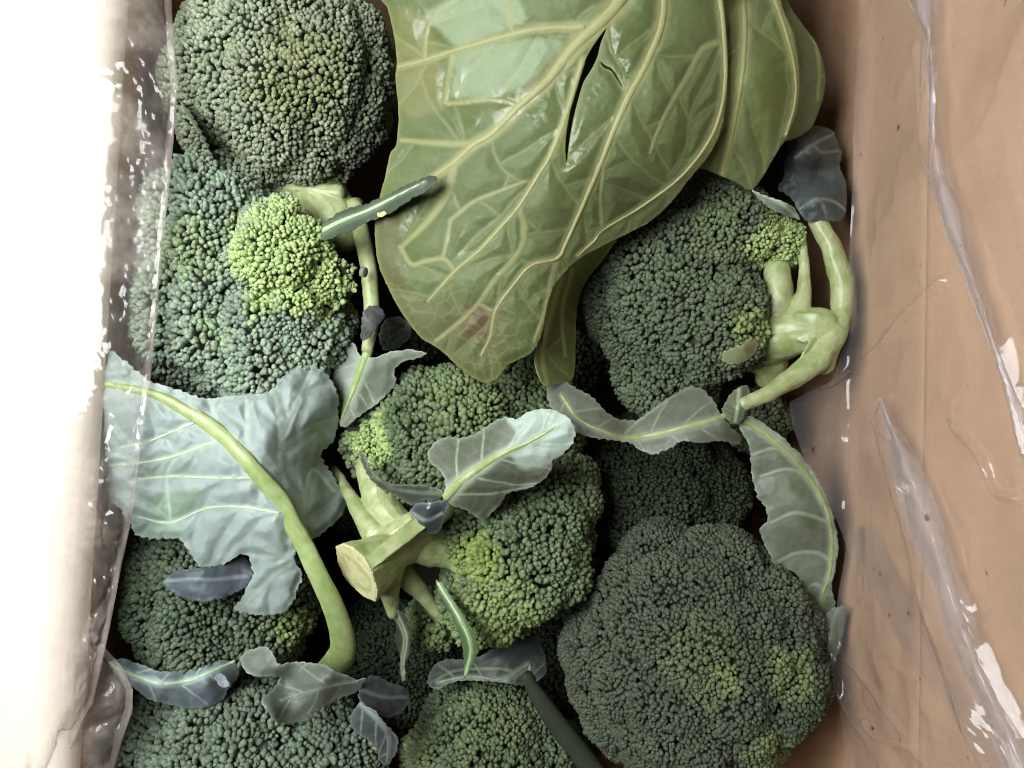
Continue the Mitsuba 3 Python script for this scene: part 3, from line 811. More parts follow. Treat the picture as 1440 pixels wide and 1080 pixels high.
# --- stem of the upper left head
obj('stem', to_trimesh(limb_manifold([(400, 215, -.075, 40), (450, 280, -.058, 40), (480, 318, -.05, 36)]) + limb_manifold([(390, 262, -.052, 12), (440, 268, -.045, 11), (475, 272, -.043, 12)]) + limb_manifold([(440, 300, -.06, 34), (445, 345, -.06, 28)]), 0.004, 6), 'stem_skin', hA)
s3 = thing('broccoli_leaf', 'narrow dark green leaf with a pale midrib resting on the cabbage leaf edge', 'leaf')
leaf(s3, 'blade', [(438, 328), (450, 318), (462, 308), (480, 296), (513, 287), (528, 281), (545, 275), (573, 259), (600, 247), (611, 246), (616, 251), (612, 258), (598, 268), (580, 278), (550, 300), (513, 312), (494, 325), (478, 329), (462, 336), (447, 338)], [(440, 332, -.012), (500, 305, .014), (560, 280, .033), (615, 250, .046), (480, 300, .0), (540, 300, .022)],
     (0.045, 0.062, 0.040), mid=([(443, 330), (480, 311), (513, 298), (547, 281), (598, 255)], (9, 2)), step=2.2, seed=35, net=0, vcol=(0.13, 0.155, 0.09), vmat='white_vein', bulge=0.001, ruffle=0.003)
leaf(s3, 'crumb', [(530, 300), (540, 297), (545, 300), (538, 304), (532, 306)], [(530, 300, .028), (545, 300, .031), (537, 305, .029)], (0.6, 0.55, 0.2), step=1.6, seed=36, jag=0.3, tubes=False)

# --- centre head: cut stem, branches and leaves
trunk = limb_manifold([(640, 745, -.05, 40), (590, 755, -.034, 34), (560, 768, -.024, 30)])
trunk = trunk + limb_manifold([(545, 760, -.016, 22), (590, 735, -.016, 20), (625, 718, -.022, 15)])
trunk = trunk + limb_manifold([(562, 748, -.022, 28), (538, 718, -.030, 27), (530, 682, -.036, 25), (522, 650, -.042, 24)])
trunk = trunk + limb_manifold([(528, 750, -.02, 20), (508, 722, -.026, 13), (488, 690, -.04, 8), (470, 660, -.055, 6)])
trunk = trunk + limb_manifold([(600, 770, -.028, 26), (635, 780, -.034, 20), (650, 800, -.03, 10)])
trunk = trunk + limb_manifold([(550, 790, -.02, 20), (548, 835, -.03, 13), (552, 862, -.036, 8)])
trunk = trunk + limb_manifold([(560, 800, -.034, 18), (590, 830, -.04, 12), (620, 868, -.046, 7)])
face = [(470, 768, -.003), (480, 764, .006), (496, 769, .013), (512, 783, .016), (524, 805, .016), (531, 830, .008), (529, 848, -.001), (514, 842, -.010), (497, 829, -.018), (482, 808, -.019), (473, 786, -.012)]
stub = m3.Manifold()
wait = [(552, 775, -.014, 27), (588, 752, -.024, 24)]
prev = None
for (cx, cy, cz, cr) in wait:
    ball_ = m3.Manifold.sphere(cr * (ZC - cz) / F, 24).translate([float(v) for v in P(cx, cy, cz)])
    stub = stub + (m3.Manifold.batch_hull([m3.Manifold.hull_points(np.array([P(*p) for p in face] + [P(520, 790, -.012)])), ball_]) if prev is None else m3.Manifold.batch_hull([prev, ball_]))
    prev = ball_
stub = stub + m3.Manifold.hull_points(np.array([P(*p) for p in [(512, 783, .015), (524, 800, .015), (545, 765, .008), (590, 722, .006), (604, 738, .005), (560, 775, -.006), (570, 745, -.02)]]))
trunk = trunk + stub
nrm = np.array([-0.76, -0.45, 0.45])
nrm /= np.linalg.norm(nrm)
tm = to_trimesh(trunk, 0.0018, 12)
cpx = tm.triangles_center[:, 0] * F / (ZC - tm.triangles_center[:, 2]) + 720
cpy = 540 - tm.triangles_center[:, 1] * F / (ZC - tm.triangles_center[:, 2])
cut = (tm.face_normals @ nrm > 0.66) & (cpx < 532) & (cpy > 764)
st = tm.submesh([np.nonzero(~cut)[0]], append=True)
stk = obj('stem', st, 'stem_skin', hC, smooth=45)
if cut.any():
    obj('cut_end', tm.submesh([np.nonzero(cut)[0]], append=True), 'cut_flesh', stk, smooth=False, label='pale flat cut face of the stem')
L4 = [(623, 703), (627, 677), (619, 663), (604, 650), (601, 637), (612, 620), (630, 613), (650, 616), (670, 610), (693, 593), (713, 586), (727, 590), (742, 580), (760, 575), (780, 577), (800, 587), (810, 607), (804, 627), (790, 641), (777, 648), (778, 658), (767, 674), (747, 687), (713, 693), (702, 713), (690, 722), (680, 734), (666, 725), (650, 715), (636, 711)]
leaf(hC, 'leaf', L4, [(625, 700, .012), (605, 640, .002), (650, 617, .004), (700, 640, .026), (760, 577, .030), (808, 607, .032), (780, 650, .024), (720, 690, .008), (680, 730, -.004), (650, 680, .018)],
     (0.088, 0.10, 0.070), mid=([(625, 700), (653, 674), (687, 650), (713, 635), (747, 620), (785, 598)], (14, 3)), skin='stalk_skin', auto=44, autow=2.6, step=2.0, jag=1.4, bulge=0.0016, seed=40, vcol=(0.30, 0.36, 0.25), edge=(0.28, 0.36, 0.27), label='leaf with the light on its tip painted pale, its midrib snapped across the middle',
     patches=[([(713, 588), (760, 570), (815, 590), (815, 625), (780, 650), (735, 660), (722, 645), (712, 632), (728, 610)], (0.30, 0.37, 0.31), 0.95)])  # tip painted paler for the light it catches
leaf(hC, 'leaf', [(505, 632), (512, 640), (520, 660), (535, 675), (557, 683), (580, 681), (605, 684), (624, 690), (618, 704), (597, 703), (578, 712), (566, 703), (550, 693), (530, 684), (516, 668), (508, 650)], [(508, 640, -.006), (530, 678, .0), (580, 690, .006), (620, 695, .012), (560, 700, -.002)], (0.036, 0.040, 0.033), step=2.2, seed=41, net=0, jag=0.8, veins=[([(620, 695), (580, 692), (550, 686), (525, 670)], 3, 2)], vmat='dim_vein', vcol=(0.12, 0.14, 0.1), edge=(0.13, 0.16, 0.11))
leaf(hC, 'leaf', [(576, 718), (585, 708), (603, 706), (625, 703), (632, 708), (627, 728), (618, 748), (606, 752), (592, 749), (581, 740)], [(578, 720, .004), (600, 728, .013), (630, 708, .012), (610, 750, .0), (590, 748, -.001)], (0.034, 0.044, 0.045), step=2.0, seed=42, net=0, jag=0.6, veins=[([(580, 722), (600, 732), (622, 722)], 3, 2)], vmat='dim_vein', vcol=(0.2, 0.24, 0.24), edge=(0.16, 0.20, 0.19), bsdf='gloss_skin', label='small dark curled leaf at the foot of the leaf with the painted lit tip')
leaf(hC, 'leaf', [(612, 815), (622, 822), (637, 845), (650, 863), (663, 884), (674, 913), (664, 938), (652, 957), (652, 935), (651, 912), (645, 890), (635, 866), (620, 843)], [(615, 820, -.012), (650, 880, -.002), (672, 912, -.002), (652, 955, -.014), (640, 870, -.008)], (0.062, 0.10, 0.038), mid=([(616, 820), (645, 868), (662, 910), (654, 950)], (5, 2)), step=2.0, seed=43, net=0, jag=0.6, bsdf='gloss_skin', vcol=(0.25, 0.33, 0.18), bulge=0.0015, label='small glossy pointed green leaf')
leaf(hC, 'leaf', [(549, 860), (560, 857), (569, 864), (578, 892), (577, 917), (569, 935), (572, 955), (565, 962), (561, 940), (563, 920), (553, 900), (558, 880)], [(555, 860, -.035), (575, 900, -.045), (567, 955, -.06), (556, 890, -.05)], (0.05, 0.06, 0.045), mid=([(556, 862), (570, 895), (566, 930), (567, 955)], (4, 2)), step=2.2, seed=44, net=0, jag=0.8, vmat='dim_vein')

# --- right head: stem, stalks, leaves
tr = limb_manifold([(1020, 470, -0.036, 44), (1080, 474, -0.024, 40), (1120, 466, -0.014, 33), (1152, 462, -0.009, 30)])
tr = tr + limb_manifold([(1090, 440, -0.020, 26), (1095, 410, -0.017, 20), (1092, 380, -0.020, 19)])
tr = tr + limb_manifold([(1120, 450, -0.012, 20), (1131, 410, -0.012, 9.5), (1131, 370, -0.015, 8), (1124, 320, -0.020, 7)])
tr = tr + limb_manifold([(1060, 500, -0.036, 24), (1085, 510, -0.032, 22), (1080, 530, -0.036, 18)])
tr = tr + limb_manifold([(1168, 470, -0.006, 22), (1150, 505, -0.002, 19), (1118, 530, 0.002, 15.5), (1080, 553, 0.007, 12), (1048, 567, 0.009, 10)])
tr = tr + limb_manifold([(1168, 475, -0.006, 20), (1184, 440, -0.009, 14.5), (1184, 395, -0.012, 16), (1168, 345, -0.014, 15), (1150, 312, -0.017, 13)])
tr = tr + limb_manifold([(1168, 470, -0.006, 18), (1162, 515, -0.006, 12)])


def hull_px(pts):
    return m3.Manifold.hull_points(np.array([P(*p) for p in pts]))


tr = tr + hull_px([(1110, 458, -.006), (1122, 438, -.004), (1150, 440, .001), (1176, 442, -.004), (1182, 462, -.006), (1168, 474, .002), (1135, 482, .0), (1114, 476, -.004), (1115, 460, -.03), (1175, 450, -.03), (1165, 480, -.03), (1120, 480, -.03)])
tr = tr + hull_px([(1140, 478, .002), (1172, 462, -.002), (1186, 440, -.008), (1178, 490, -.006), (1163, 527, -.010), (1140, 526, -.004), (1120, 515, .0), (1128, 498, .003), (1165, 500, -.025), (1145, 520, -.02), (1140, 490, -.02)])
obj('stem', to_trimesh(tr, 0.0018, 10), 'stem_skin', hD, smooth=50, label='thick pale branching stem with two long leaf stalks')
L5 = [(768, 547), (775, 539), (797, 537), (813, 547), (833, 557), (847, 573), (863, 587), (880, 591), (897, 590), (910, 580), (927, 567), (960, 548), (972, 541), (990, 547), (1001, 560), (1010, 577), (1022, 594), (1044, 615), (1040, 627), (1012, 620), (982, 623), (960, 619), (947, 628), (920, 640), (903, 636), (887, 622), (847, 618), (813, 611), (801, 592), (775, 574)]
leaf(hD, 'leaf', L5, [(770, 550, -.012), (800, 540, -.016), (850, 600, .008), (880, 592, -.004), (900, 636, .004), (960, 548, -.014), (1000, 560, -.006), (1020, 600, .004), (950, 610, .010), (1040, 622, -.008)], (0.105, 0.118, 0.088), mid=([(790, 556), (813, 589), (847, 607), (880, 616), (918, 612), (960, 602), (1012, 588), (1034, 574)], (4, 9)), skin='stem_skin', auto=46, autow=2.2, step=2.0, seed=50, vcol=(0.22, 0.25, 0.17), vmat='dim_vein', edge=(0.2, 0.23, 0.17), bulge=0.0014, ruffle=0.002, label='long grey-green leaf curving below the head')
L6 = [(1037, 592), (1053, 582), (1072, 593), (1093, 609), (1110, 623), (1130, 642), (1147, 667), (1161, 693), (1171, 720), (1177, 745), (1179, 770), (1174, 803), (1167, 830), (1176, 852), (1161, 862), (1152, 875), (1147, 866), (1142, 848), (1130, 836), (1123, 810), (1107, 801), (1088, 798), (1084, 783), (1075, 770), (1067, 745), (1081, 732), (1076, 713), (1067, 700), (1059, 677), (1056, 650), (1052, 627), (1042, 607)]
leaf(hD, 'leaf', L6, [(1045, 592, .0), (1100, 640, -.004), (1060, 670, -.010), (1150, 680, -.012), (1175, 750, -.02), (1085, 740, -.014), (1100, 795, -.028), (1165, 820, -.03), (1150, 870, -.038), (1125, 720, -.008)], (0.125, 0.147, 0.108), mid=([(1046, 590), (1082, 614), (1117, 646), (1145, 682), (1163, 720), (1170, 760), (1167, 805), (1156, 840), (1152, 866)], (9, 5)), skin='stalk_skin', veins=[([(1166, 735), (1140, 725), (1115, 722), (1085, 735)], 3, 2), ([(1170, 790), (1150, 778), (1120, 778), (1095, 790)], 3, 2), ([(1130, 665), (1105, 660), (1070, 670)], 2.5, 1.5), ([(1100, 630), (1080, 632), (1058, 640)], 2.5, 1.5), ([(1160, 828), (1145, 822), (1132, 832)], 2.5, 1.5)], step=2.0, seed=51, jag=2.6, vcol=(0.27, 0.31, 0.23), edge=(0.26, 0.3, 0.22), bulge=0.0016, label='pale leaf hanging down along the plastic on the right', mottle=0.3,
     patches=[([(1085, 620), (1110, 630), (1120, 660), (1100, 650)], (0.085, 0.10, 0.055), 0.7), ([(1110, 670), (1135, 680), (1130, 700), (1115, 690)], (0.085, 0.10, 0.055), 0.7), ([(1128, 728), (1155, 722), (1150, 745), (1132, 742)], (0.07, 0.095, 0.04), 0.8), ([(1080, 650), (1100, 665), (1095, 690), (1070, 680)], (0.11, 0.13, 0.09), 0.5)])
leaf(hD, 'leaf', [(1014, 578), (1022, 560), (1035, 546), (1050, 540), (1056, 550), (1052, 570), (1045, 590), (1036, 598), (1024, 594)], [(1015, 580, .0), (1040, 548, .006), (1035, 575, .012), (1038, 597, .004), (1054, 555, .004)], (0.075, 0.09, 0.055), step=2.0, seed=52, jag=0.8, veins=[([(1040, 545), (1038, 570), (1034, 592)], 3, 2)], vmat='dim_vein', edge=(0.15, 0.18, 0.12))
leaf(hD, 'leaf', [(1016, 495), (1030, 490), (1050, 482), (1068, 478), (1064, 495), (1050, 508), (1030, 514), (1015, 508)], [(1016, 500, 0.022), (1045, 492, 0.034), (1066, 482, 0.026), (1035, 512, 0.024)], (0.14, 0.165, 0.075), step=2.0, seed=53, jag=0.6, bsdf='gloss_skin', edge=(0.25, 0.28, 0.15))
L7 = [(1107, 200), (1113, 180), (1133, 177), (1150, 177), (1170, 182), (1178, 200), (1184, 216), (1180, 234), (1190, 253), (1191, 283), (1187, 309), (1160, 313), (1133, 312), (1121, 293), (1113, 277), (1094, 268), (1094, 260), (1104, 247), (1100, 230), (1110, 216)]
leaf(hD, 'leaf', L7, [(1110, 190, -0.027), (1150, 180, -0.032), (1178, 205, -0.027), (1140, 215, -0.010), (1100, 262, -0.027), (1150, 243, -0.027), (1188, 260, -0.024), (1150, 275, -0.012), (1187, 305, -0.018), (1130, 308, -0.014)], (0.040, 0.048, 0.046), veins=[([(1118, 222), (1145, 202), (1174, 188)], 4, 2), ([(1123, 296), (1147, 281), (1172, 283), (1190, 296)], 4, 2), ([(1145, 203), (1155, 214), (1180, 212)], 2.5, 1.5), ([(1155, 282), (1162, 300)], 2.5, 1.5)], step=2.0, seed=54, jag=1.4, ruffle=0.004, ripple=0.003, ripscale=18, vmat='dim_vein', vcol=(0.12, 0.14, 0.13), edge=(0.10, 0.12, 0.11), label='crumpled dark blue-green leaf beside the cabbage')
leaf(hD, 'leaf', [(1055, 266), (1073, 275), (1100, 282), (1117, 292), (1128, 311), (1110, 305), (1088, 297), (1070, 283)], [(1056, 267, 0.014), (1100, 290, 0.018), (1127, 310, 0.006), (1088, 297, 0.014)], (0.115, 0.13, 0.115), step=2.0, seed=55, jag=0.6, veins=[([(1058, 268), (1095, 284), (1124, 308)], 3, 2)], vmat='white_vein', edge=(0.25, 0.28, 0.25))

# --- leaves along the bottom
q8 = thing('broccoli_leaf', 'small blue-green leaf with a bright midrib by the lower end of the left plastic', 'leaf')
leaf(q8, 'blade', [(150, 930), (165, 926), (182, 928), (207, 937), (230, 945), (260, 943), (287, 937), (313, 927), (334, 930), (338, 950), (322, 968), (315, 985), (290, 997), (263, 997), (233, 990), (207, 983), (187, 967), (165, 948)], [(160, 935, -.01), (200, 940, -.016), (230, 962, -.01), (260, 945, -.02), (330, 940, -.03), (310, 985, -.03), (235, 990, -.022), (290, 960, -.015)],
     (0.105, 0.128, 0.132), mid=([(155, 936), (200, 955), (233, 962), (267, 957), (293, 947), (330, 930)], (7, 5)), skin='white_vein', auto=44, autow=2.4, step=2.0, seed=60, vcol=(0.28, 0.36, 0.33), edge=(0.2, 0.25, 0.24), bulge=0.0018, patches=[([(270, 975), (320, 960), (315, 990), (270, 1000)], (0.13, 0.145, 0.19), 0.7)])
leaf(q8, 'lobe', [(300, 950), (313, 946), (325, 966), (310, 967)], [(300, 950, -.014), (325, 966, -.014), (313, 946, -.016)], (0.15, 0.17, 0.19), step=1.8, seed=61, jag=0.4)
q9 = thing('broccoli_leaf', 'curled grey-green leaf lying over the two broccoli heads at the bottom left', 'leaf')
leaf(q9, 'blade', [(335, 926), (350, 914), (373, 907), (384, 918), (391, 935), (410, 931), (450, 933), (480, 946), (502, 957), (517, 953), (505, 972), (467, 987), (440, 1003), (413, 1018), (390, 1017), (373, 997), (367, 984), (385, 970), (397, 952), (380, 951), (357, 952), (342, 941)], [(340, 930, -.012), (370, 910, -.01), (395, 940, -.006), (450, 960, .004), (510, 955, -.014), (380, 1000, .004), (400, 1017, -.008), (400, 955, -.016), (470, 985, -.016), (430, 935, -.012)],
     (0.095, 0.112, 0.090), mid=([(505, 958), (465, 965), (430, 975), (395, 985)], (4, 2)), auto=36, autow=2.2, step=2.0, seed=62, vcol=(0.2, 0.24, 0.18), vmat='dim_vein', edge=(0.24, 0.29, 0.22), bulge=0.0014, ruffle=0.003)
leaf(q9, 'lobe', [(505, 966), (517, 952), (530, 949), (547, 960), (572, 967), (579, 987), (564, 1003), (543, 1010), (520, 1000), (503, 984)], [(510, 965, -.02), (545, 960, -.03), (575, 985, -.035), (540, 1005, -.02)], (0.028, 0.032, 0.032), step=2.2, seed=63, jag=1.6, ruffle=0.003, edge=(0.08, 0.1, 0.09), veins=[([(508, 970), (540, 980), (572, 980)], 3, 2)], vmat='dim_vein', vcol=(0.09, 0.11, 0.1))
q10 = thing('broccoli_leaf', 'small curled dark leaf standing between the two heads at the bottom edge', 'leaf')
leaf(q10, 'blade', [(496, 1000), (506, 985), (514, 993), (527, 998), (538, 1014), (553, 1030), (561, 1041), (556, 1060), (545, 1079), (533, 1070), (531, 1053), (517, 1040), (498, 1028), (491, 1010)], [(498, 1000, -.012), (525, 1010, -.004), (555, 1035, -.012), (540, 1075, -.03), (505, 1030, -.014)], (0.044, 0.056, 0.056), mid=([(506, 990), (528, 1010), (546, 1035), (545, 1070)], (4, 2)), auto=26, autow=2, step=2.0, seed=64, vcol=(0.2, 0.24, 0.24), vmat='dim_vein', edge=(0.16, 0.19, 0.19), bsdf='cabbage_skin')
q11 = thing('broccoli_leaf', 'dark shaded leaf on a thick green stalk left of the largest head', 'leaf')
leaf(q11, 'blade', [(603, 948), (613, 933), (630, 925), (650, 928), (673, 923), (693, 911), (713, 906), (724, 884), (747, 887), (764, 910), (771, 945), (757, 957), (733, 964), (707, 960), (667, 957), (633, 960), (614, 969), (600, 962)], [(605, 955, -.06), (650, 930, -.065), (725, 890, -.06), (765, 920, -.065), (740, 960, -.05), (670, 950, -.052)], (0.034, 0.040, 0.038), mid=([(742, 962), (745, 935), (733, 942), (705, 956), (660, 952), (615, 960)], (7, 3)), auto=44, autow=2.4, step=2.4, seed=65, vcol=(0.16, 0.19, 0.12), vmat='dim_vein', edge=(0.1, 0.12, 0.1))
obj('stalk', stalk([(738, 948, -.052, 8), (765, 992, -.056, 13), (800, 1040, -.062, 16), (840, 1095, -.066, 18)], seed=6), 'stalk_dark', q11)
q17 = thing('broccoli_leaf', 'grey-green leaf scrap pressed against the plastic right of the largest head', 'leaf')
leaf(q17, 'blade', [(1190, 853), (1173, 853), (1160, 865), (1150, 883), (1144, 907), (1150, 930), (1161, 942), (1171, 937), (1180, 918), (1188, 885)], [(1180, 855, -.025), (1148, 905, -.035), (1165, 940, -.035), (1185, 890, -.028), (1165, 900, -.022)], (0.12, 0.145, 0.115), auto=0, step=2.2, seed=66, veins=[([(1180, 856), (1168, 890), (1163, 935)], 3, 2)], vmat='dim_vein', vcol=(0.18, 0.2, 0.16))
q18 = thing('broccoli_leaf', 'dark narrow leaf in the gap between the two upper left heads', 'leaf')
leaf(q18, 'blade', [(250, 140), (262, 150), (275, 170), (290, 200), (302, 228), (290, 230), (275, 205), (258, 175), (248, 155)], [(250, 145, -.06), (300, 228, -.055), (275, 185, -.05)], (0.05, 0.065, 0.05), mid=([(252, 145), (275, 185), (297, 226)], (4, 3)), step=2.4, seed=67, vmat='dim_vein')

# ---------------------------------------------------------------- plastic liner
lin = thing('plastic_liner', 'crumpled clear plastic bag lining the cardboard box and hanging over its left rim', 'plastic bag')


def grid_mesh(g):
    ny, nx = g.shape[:2]
    i, j = np.meshgrid(np.arange(ny - 1), np.arange(nx - 1), indexing='ij')
    a = i * nx + j
    q = np.stack([a, a + 1, a + nx + 1, a + nx], -1).reshape(-1, 4)
    return g.reshape(-1, 3), q


def crumple(p, seed, scales=((0.055, 0.0035), (0.02, 0.0016), (0.009, 0.0007))):
    """Sharp-creased heights from ridged noise."""
    h = 0
    for k, (s, a) in enumerate(scales):
        n = n2(p + 0.3 * s * np.stack([n2(p, s, seed + 40 + k), n2(p, s, seed + 50 + k), 0 * p[:, 0]], 1), s, seed + k, 2)
        h = h + a * (1 - 2 * np.abs(n) ** 0.8)
    return h


def displace(g, h):
    gy, gx = np.gradient(g, axis=0), np.gradient(g, axis=1)
    n = np.cross(gx, gy)
    n /= np.linalg.norm(n, axis=-1, keepdims=True) + 1e-12
    return g + n * h[..., None], n


def curve(pts, y):
    a = np.array(pts, float)
    return np.interp(y, a[:, 0], a[:, 1])


def lip(rows, edge, rim, zoff, seed, sc, flip=1):
    g = []
    for y in rows:
        e, r = curve(edge, y), curve(rim, y)
        a0 = -160 if zoff == 0 else np.interp(y, [905, 1000, 1080], [100, 75, 30])
        cs = [(a0, RIM + .006 + zoff), (max(20, a0 + 8), RIM + .007 + zoff), (r - 12, RIM + .007 + zoff), (r + 0.25 * (e - r), RIM + .006 + zoff), (r + .55 * (e - r), RIM + .003 + zoff), (r + .85 * (e - r), RIM - .001 + zoff), (e - 1.2, RIM - .004 + zoff), (e - 0.3, RIM - .0055 + zoff), (e - 2, RIM - .015 + zoff), (e - 10, RIM - .035 + zoff)]
        c = catmull(cs, sub=15)
        g.append(P(c[:, 0], np.full(len(c), y), c[:, 1]))
    g = np.array(g)
    h = crumple(g.reshape(-1, 3), seed, sc).reshape(g.shape[:2])
    u = np.linspace(0, 1, g.shape[1])
    h = h * np.interp(u, [0, .3, .42, .6, .66, .72, 1], [.02, .04, .7, .8, .05, .02, .3])[None]
    h = h * np.interp(np.asarray(rows, float), [0, 550, 720, 1000], [0.6, 0.6, 1.15, 1.2])[:, None]
    g, n = displace(g, h)
    return grid_mesh(g)


rim = [(-60, 152), (0, 150), (240, 128), (480, 110), (720, 97), (990, 82), (1040, 60), (1130, 30)]
edge = [(-60, 238), (0, 241), (60, 244), (120, 250), (126, 250), (240, 240), (360, 227), (500, 215), (560, 208), (650, 195), (740, 183), (800, 170), (880, 155), (950, 140), (990, 130), (1010, 118), (1060, 98), (1130, 84)]
obj('drape', lip(np.arange(-50, 1131, 3), edge, rim, 0, 71, ((0.045, 0.003), (0.013, 0.0015), (0.005, 0.0009))), 'film_warm_haze', lin, smooth=True, label='crumpled plastic hanging over the left rim of the box')
edge2 = [(900, 140), (915, 152), (935, 170), (970, 187), (1000, 186), (1040, 172), (1080, 160), (1130, 150)]
obj('drape', lip(np.arange(905, 1126, 3), edge2, rim, -0.012, 75, ((0.03, 0.004), (0.012, 0.002), (0.006, 0.0007))), 'film_warm_haze', lin, smooth=True)


def wall_x(y, z):
    t = (y + YB) / (2 * YB)
    x = XR0 * (1 - t) + XR1 * t
    return x + 0.2 * 0.01 * np.logaddexp((z - SC) / 0.01, 0)


def wall_sheet(left, right, rows, off, zmin, folds, seed, sc, nx=150):
    py = np.asarray(rows, float)[:, None] + np.zeros((1, nx))
    t = np.linspace(0, 1, nx)[None]
    px = curve(left, py) * (1 - t) + curve(right, py) * t
    x = np.full(px.shape, 0.195)
    for _ in range(4):
        z = ZC - (x - off) * F / (px - 720)
        y = (540 - py) / F * (ZC - z)
        x = wall_x(y, z)
    z = ZC - (x - off) * F / (px - 720)
    k = 0.012
    z = k * np.logaddexp(z / k, zmin / k)
    g = P(px, py, z)
    q = np.stack([px.ravel(), py.ravel()], 1)
    h = crumple(g.reshape(-1, 3), seed, sc)
    for (pts, w, hgt, skew) in folds:
        l = resample(catmull(pts), 3.0)
        d, i = cKDTree(l).query(q)
        tn = np.gradient(l, axis=0)[i]
        sd = np.sign((q - l[i])[:, 0] * tn[:, 1] - (q - l[i])[:, 1] * tn[:, 0])
        f = i / (len(l) - 1)
        ww = np.interp(f, np.linspace(0, 1, len(np.atleast_1d(w))), np.atleast_1d(w)) * np.where(sd > 0, 1, skew)
        h = h + hgt * np.clip(1 - d / ww, 0, 1) ** 1.3 * sstep(0, 0.08, f + 0.02)
    g, n = displace(g, h.reshape(px.shape) * (-1 if displace(g, 0 * px)[1][0, 0, 0] > 0 else 1))
    return grid_mesh(g)


leftA = [(-60, 1220), (0, 1216), (60, 1213), (200, 1203), (420, 1193), (475, 1190), (535, 1168), (548, 1140), (566, 1106), (600, 1112), (645, 1128), (700, 1160), (780, 1200), (835, 1240), (900, 1270), (950, 1300), (1010, 1350), (1090, 1410), (1130, 1440)]
foldsA = [([(1316, -60), (1316, 60), (1314, 160), (1322, 230), (1348, 300), (1375, 370), (1402, 445), (1428, 530), (1455, 640)], [26, 20, 22, 30, 26], .007, .35),
          ([(1250, 560), (1268, 640), (1292, 730), (1328, 840), (1370, 950), (1425, 1090)], [10, 26, 36, 40, 44], .010, .9),
          ([(1255, 590), (1300, 670), (1345, 780), (1390, 900), (1450, 1040)], [6, 12, 14, 16], .005, .6),
          ([(1165, 543), (1225, 506), (1280, 445), (1335, 395)], [6, 8, 10], .004, .5),
          ([(1440, 700), (1400, 690), (1380, 640), (1350, 600)], [10, 14], .004, .5),
          ([(1290, 60), (1300, 130), (1308, 200)], [8, 14], .004, .6)]
obj('side_sheet', wall_sheet(leftA, [(-60, 1500), (1130, 1500)], np.arange(-60, 1131, 5), .005, -0.012, foldsA, 81, ((0.11, 0.0035), (0.035, 0.0010), (0.012, 0.0002))), 'film', lin, smooth=True, label='wrinkled plastic sheet against the right side of the box')
leftB = [(740, 1193), (780, 1190), (850, 1178), (925, 1166), (1000, 1181), (1090, 1196), (1130, 1200)]
foldsA += [([(1450, 300), (1412, 325), (1398, 372), (1410, 420)], [14, 20, 12], .003, .4), ([(1350, 655), (1395, 650), (1450, 690)], [10, 16], .003, .5), ([(1400, 690), (1420, 740), (1450, 790)], [14, 24], .003, .5),
           ([(1330, 400), (1310, 470), (1322, 540), (1345, 560)], [10, 18, 10], .003, .5), ([(1395, 20), (1420, 90), (1445, 150)], [14, 22], .004, .5), ([(1255, 420), (1250, 500), (1262, 545)], [8, 12], .003, .6), ([(1360, 90), (1350, 180), (1362, 260)], [12, 26, 12], .003, .6)]
foldsB = [([(1166, 925), (1195, 990), (1230, 1035), (1260, 1090)], [8, 14, 18], .006, .5), ([(1172, 900), (1240, 980), (1300, 1070)], [5, 7], .003, .5), ([(1225, 1010), (1250, 1040), (1290, 1050)], [10, 12], .004, .6)]
obj('side_sheet', wall_sheet(leftB, [(740, 1230), (850, 1290), (1000, 1380), (1130, 1460)], np.arange(740, 1131, 5), .002, -0.03, foldsB, 85, ((0.06, 0.0025), (0.02, 0.0009), (0.009, 0.0003)), 90), 'film', lin, smooth=True)


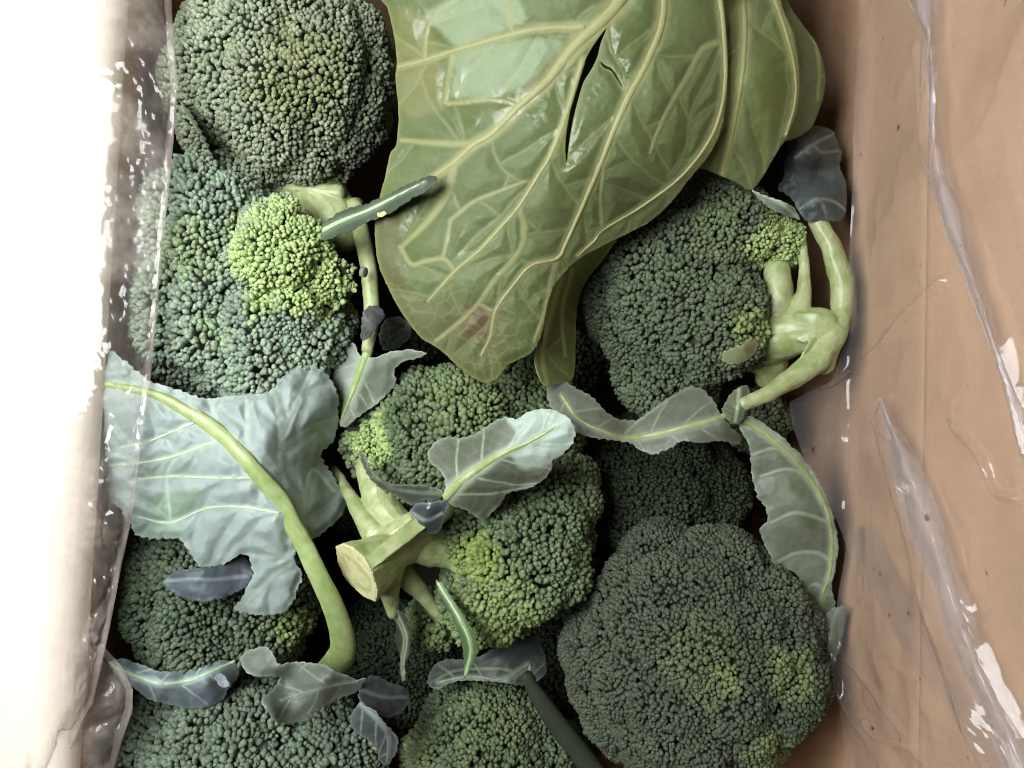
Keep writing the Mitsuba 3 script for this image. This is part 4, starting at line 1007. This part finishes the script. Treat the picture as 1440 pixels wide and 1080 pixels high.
def strip(L, R, off, seed):
    n = 200
    l, r = resample(catmull(L), 1.0), resample(catmull(R), 1.0)
    l = np.stack([np.interp(np.linspace(0, 1, n), np.linspace(0, 1, len(l)), l[:, k]) for k in (0, 1)], 1)
    r = np.stack([np.interp(np.linspace(0, 1, n), np.linspace(0, 1, len(r)), r[:, k]) for k in (0, 1)], 1)
    t = np.linspace(0, 1, 20)[None, :, None]
    q = l[:, None] * (1 - t) + r[:, None] * t
    x = np.full(q.shape[:2], 0.195)
    lift = off * np.sin(np.pi * np.clip(t[..., 0], 0.06, 1) ** 0.7) + 0.007
    for _ in range(4):
        z = ZC - (x - lift) * F / (q[..., 0] - 720)
        x = wall_x((540 - q[..., 1]) / F * (ZC - z), z)
    z = ZC - (x - lift) * F / (q[..., 0] - 720)
    g = P(q[..., 0], q[..., 1], z)
    h = crumple(g.reshape(-1, 3), seed, ((0.022, 0.0014), (0.008, 0.00035))).reshape(q.shape[:2])
    g, _ = displace(g, h)
    return grid_mesh(g)


obj('fold', strip([(1262, -40), (1275, 0), (1298, 50), (1308, 130), (1305, 190), (1308, 260), (1330, 330), (1365, 425), (1395, 505), (1440, 640)], [(1318, -40), (1318, 0), (1319, 90), (1319, 150), (1326, 200), (1352, 290), (1385, 400), (1412, 490), (1455, 600)], .008, 91), 'film_double', lin, smooth=True, label='pale doubled fold running down the right side')
obj('fold', strip([(1232, 560), (1248, 640), (1268, 720), (1305, 815), (1345, 930), (1400, 1060), (1430, 1130)], [(1246, 556), (1290, 640), (1325, 720), (1362, 840), (1402, 945), (1450, 1040), (1490, 1130)], .010, 95), 'film_double', lin, smooth=True, label='wide creased fold at the lower right')
rng = np.random.default_rng(5)
drops = [(1262, 632, 5), (1272, 628, 4), (1303, 728, 6), (1228, 800, 4), (1237, 808, 4), (1250, 865, 4), (1276, 862, 4), (1345, 575, 3), (1386, 806, 4), (1412, 4, 5), (1409, 147, 3), (1262, 180, 5), (1210, 217, 3), (1200, 75, 3), (1142, 632, 5), (1226, 1024, 4), (1293, 955, 3), (1360, 1065, 3)]
for k in range(55):
    y = rng.uniform(0, 1070)
    e, r = curve(edge if y < 960 else edge2, y), curve(rim, y)
    drops.append((r + (e - r) * rng.uniform(0.1, 0.95), y, rng.choice([1.0, 1.4, 1.8, 2.4])))
for k in range(45):
    y = rng.uniform(0, 1070)
    drops.append((rng.uniform(curve(leftA, y) + 20, 1430), y, rng.choice([1.0, 1.4, 1.8, 2.6])))
dm = []
for (px, py, r) in drops:
    z = max(ZC - 0.186 * F / (px - 720), -0.005) if px > 800 else RIM + .008
    s = trimesh.creation.icosphere(2 if r > 3 else 1, r * (ZC - z) / F * 0.8)
    s.vertices = np.asarray(s.vertices) * ([0.6, 1, 1.1] if px > 800 else [1, 1.2, 0.6]) + P(px, py, z)
    dm.append(s)
obj('water_drop', trimesh.util.concatenate(dm), 'drop_water', lin, smooth=True, stuff=True)
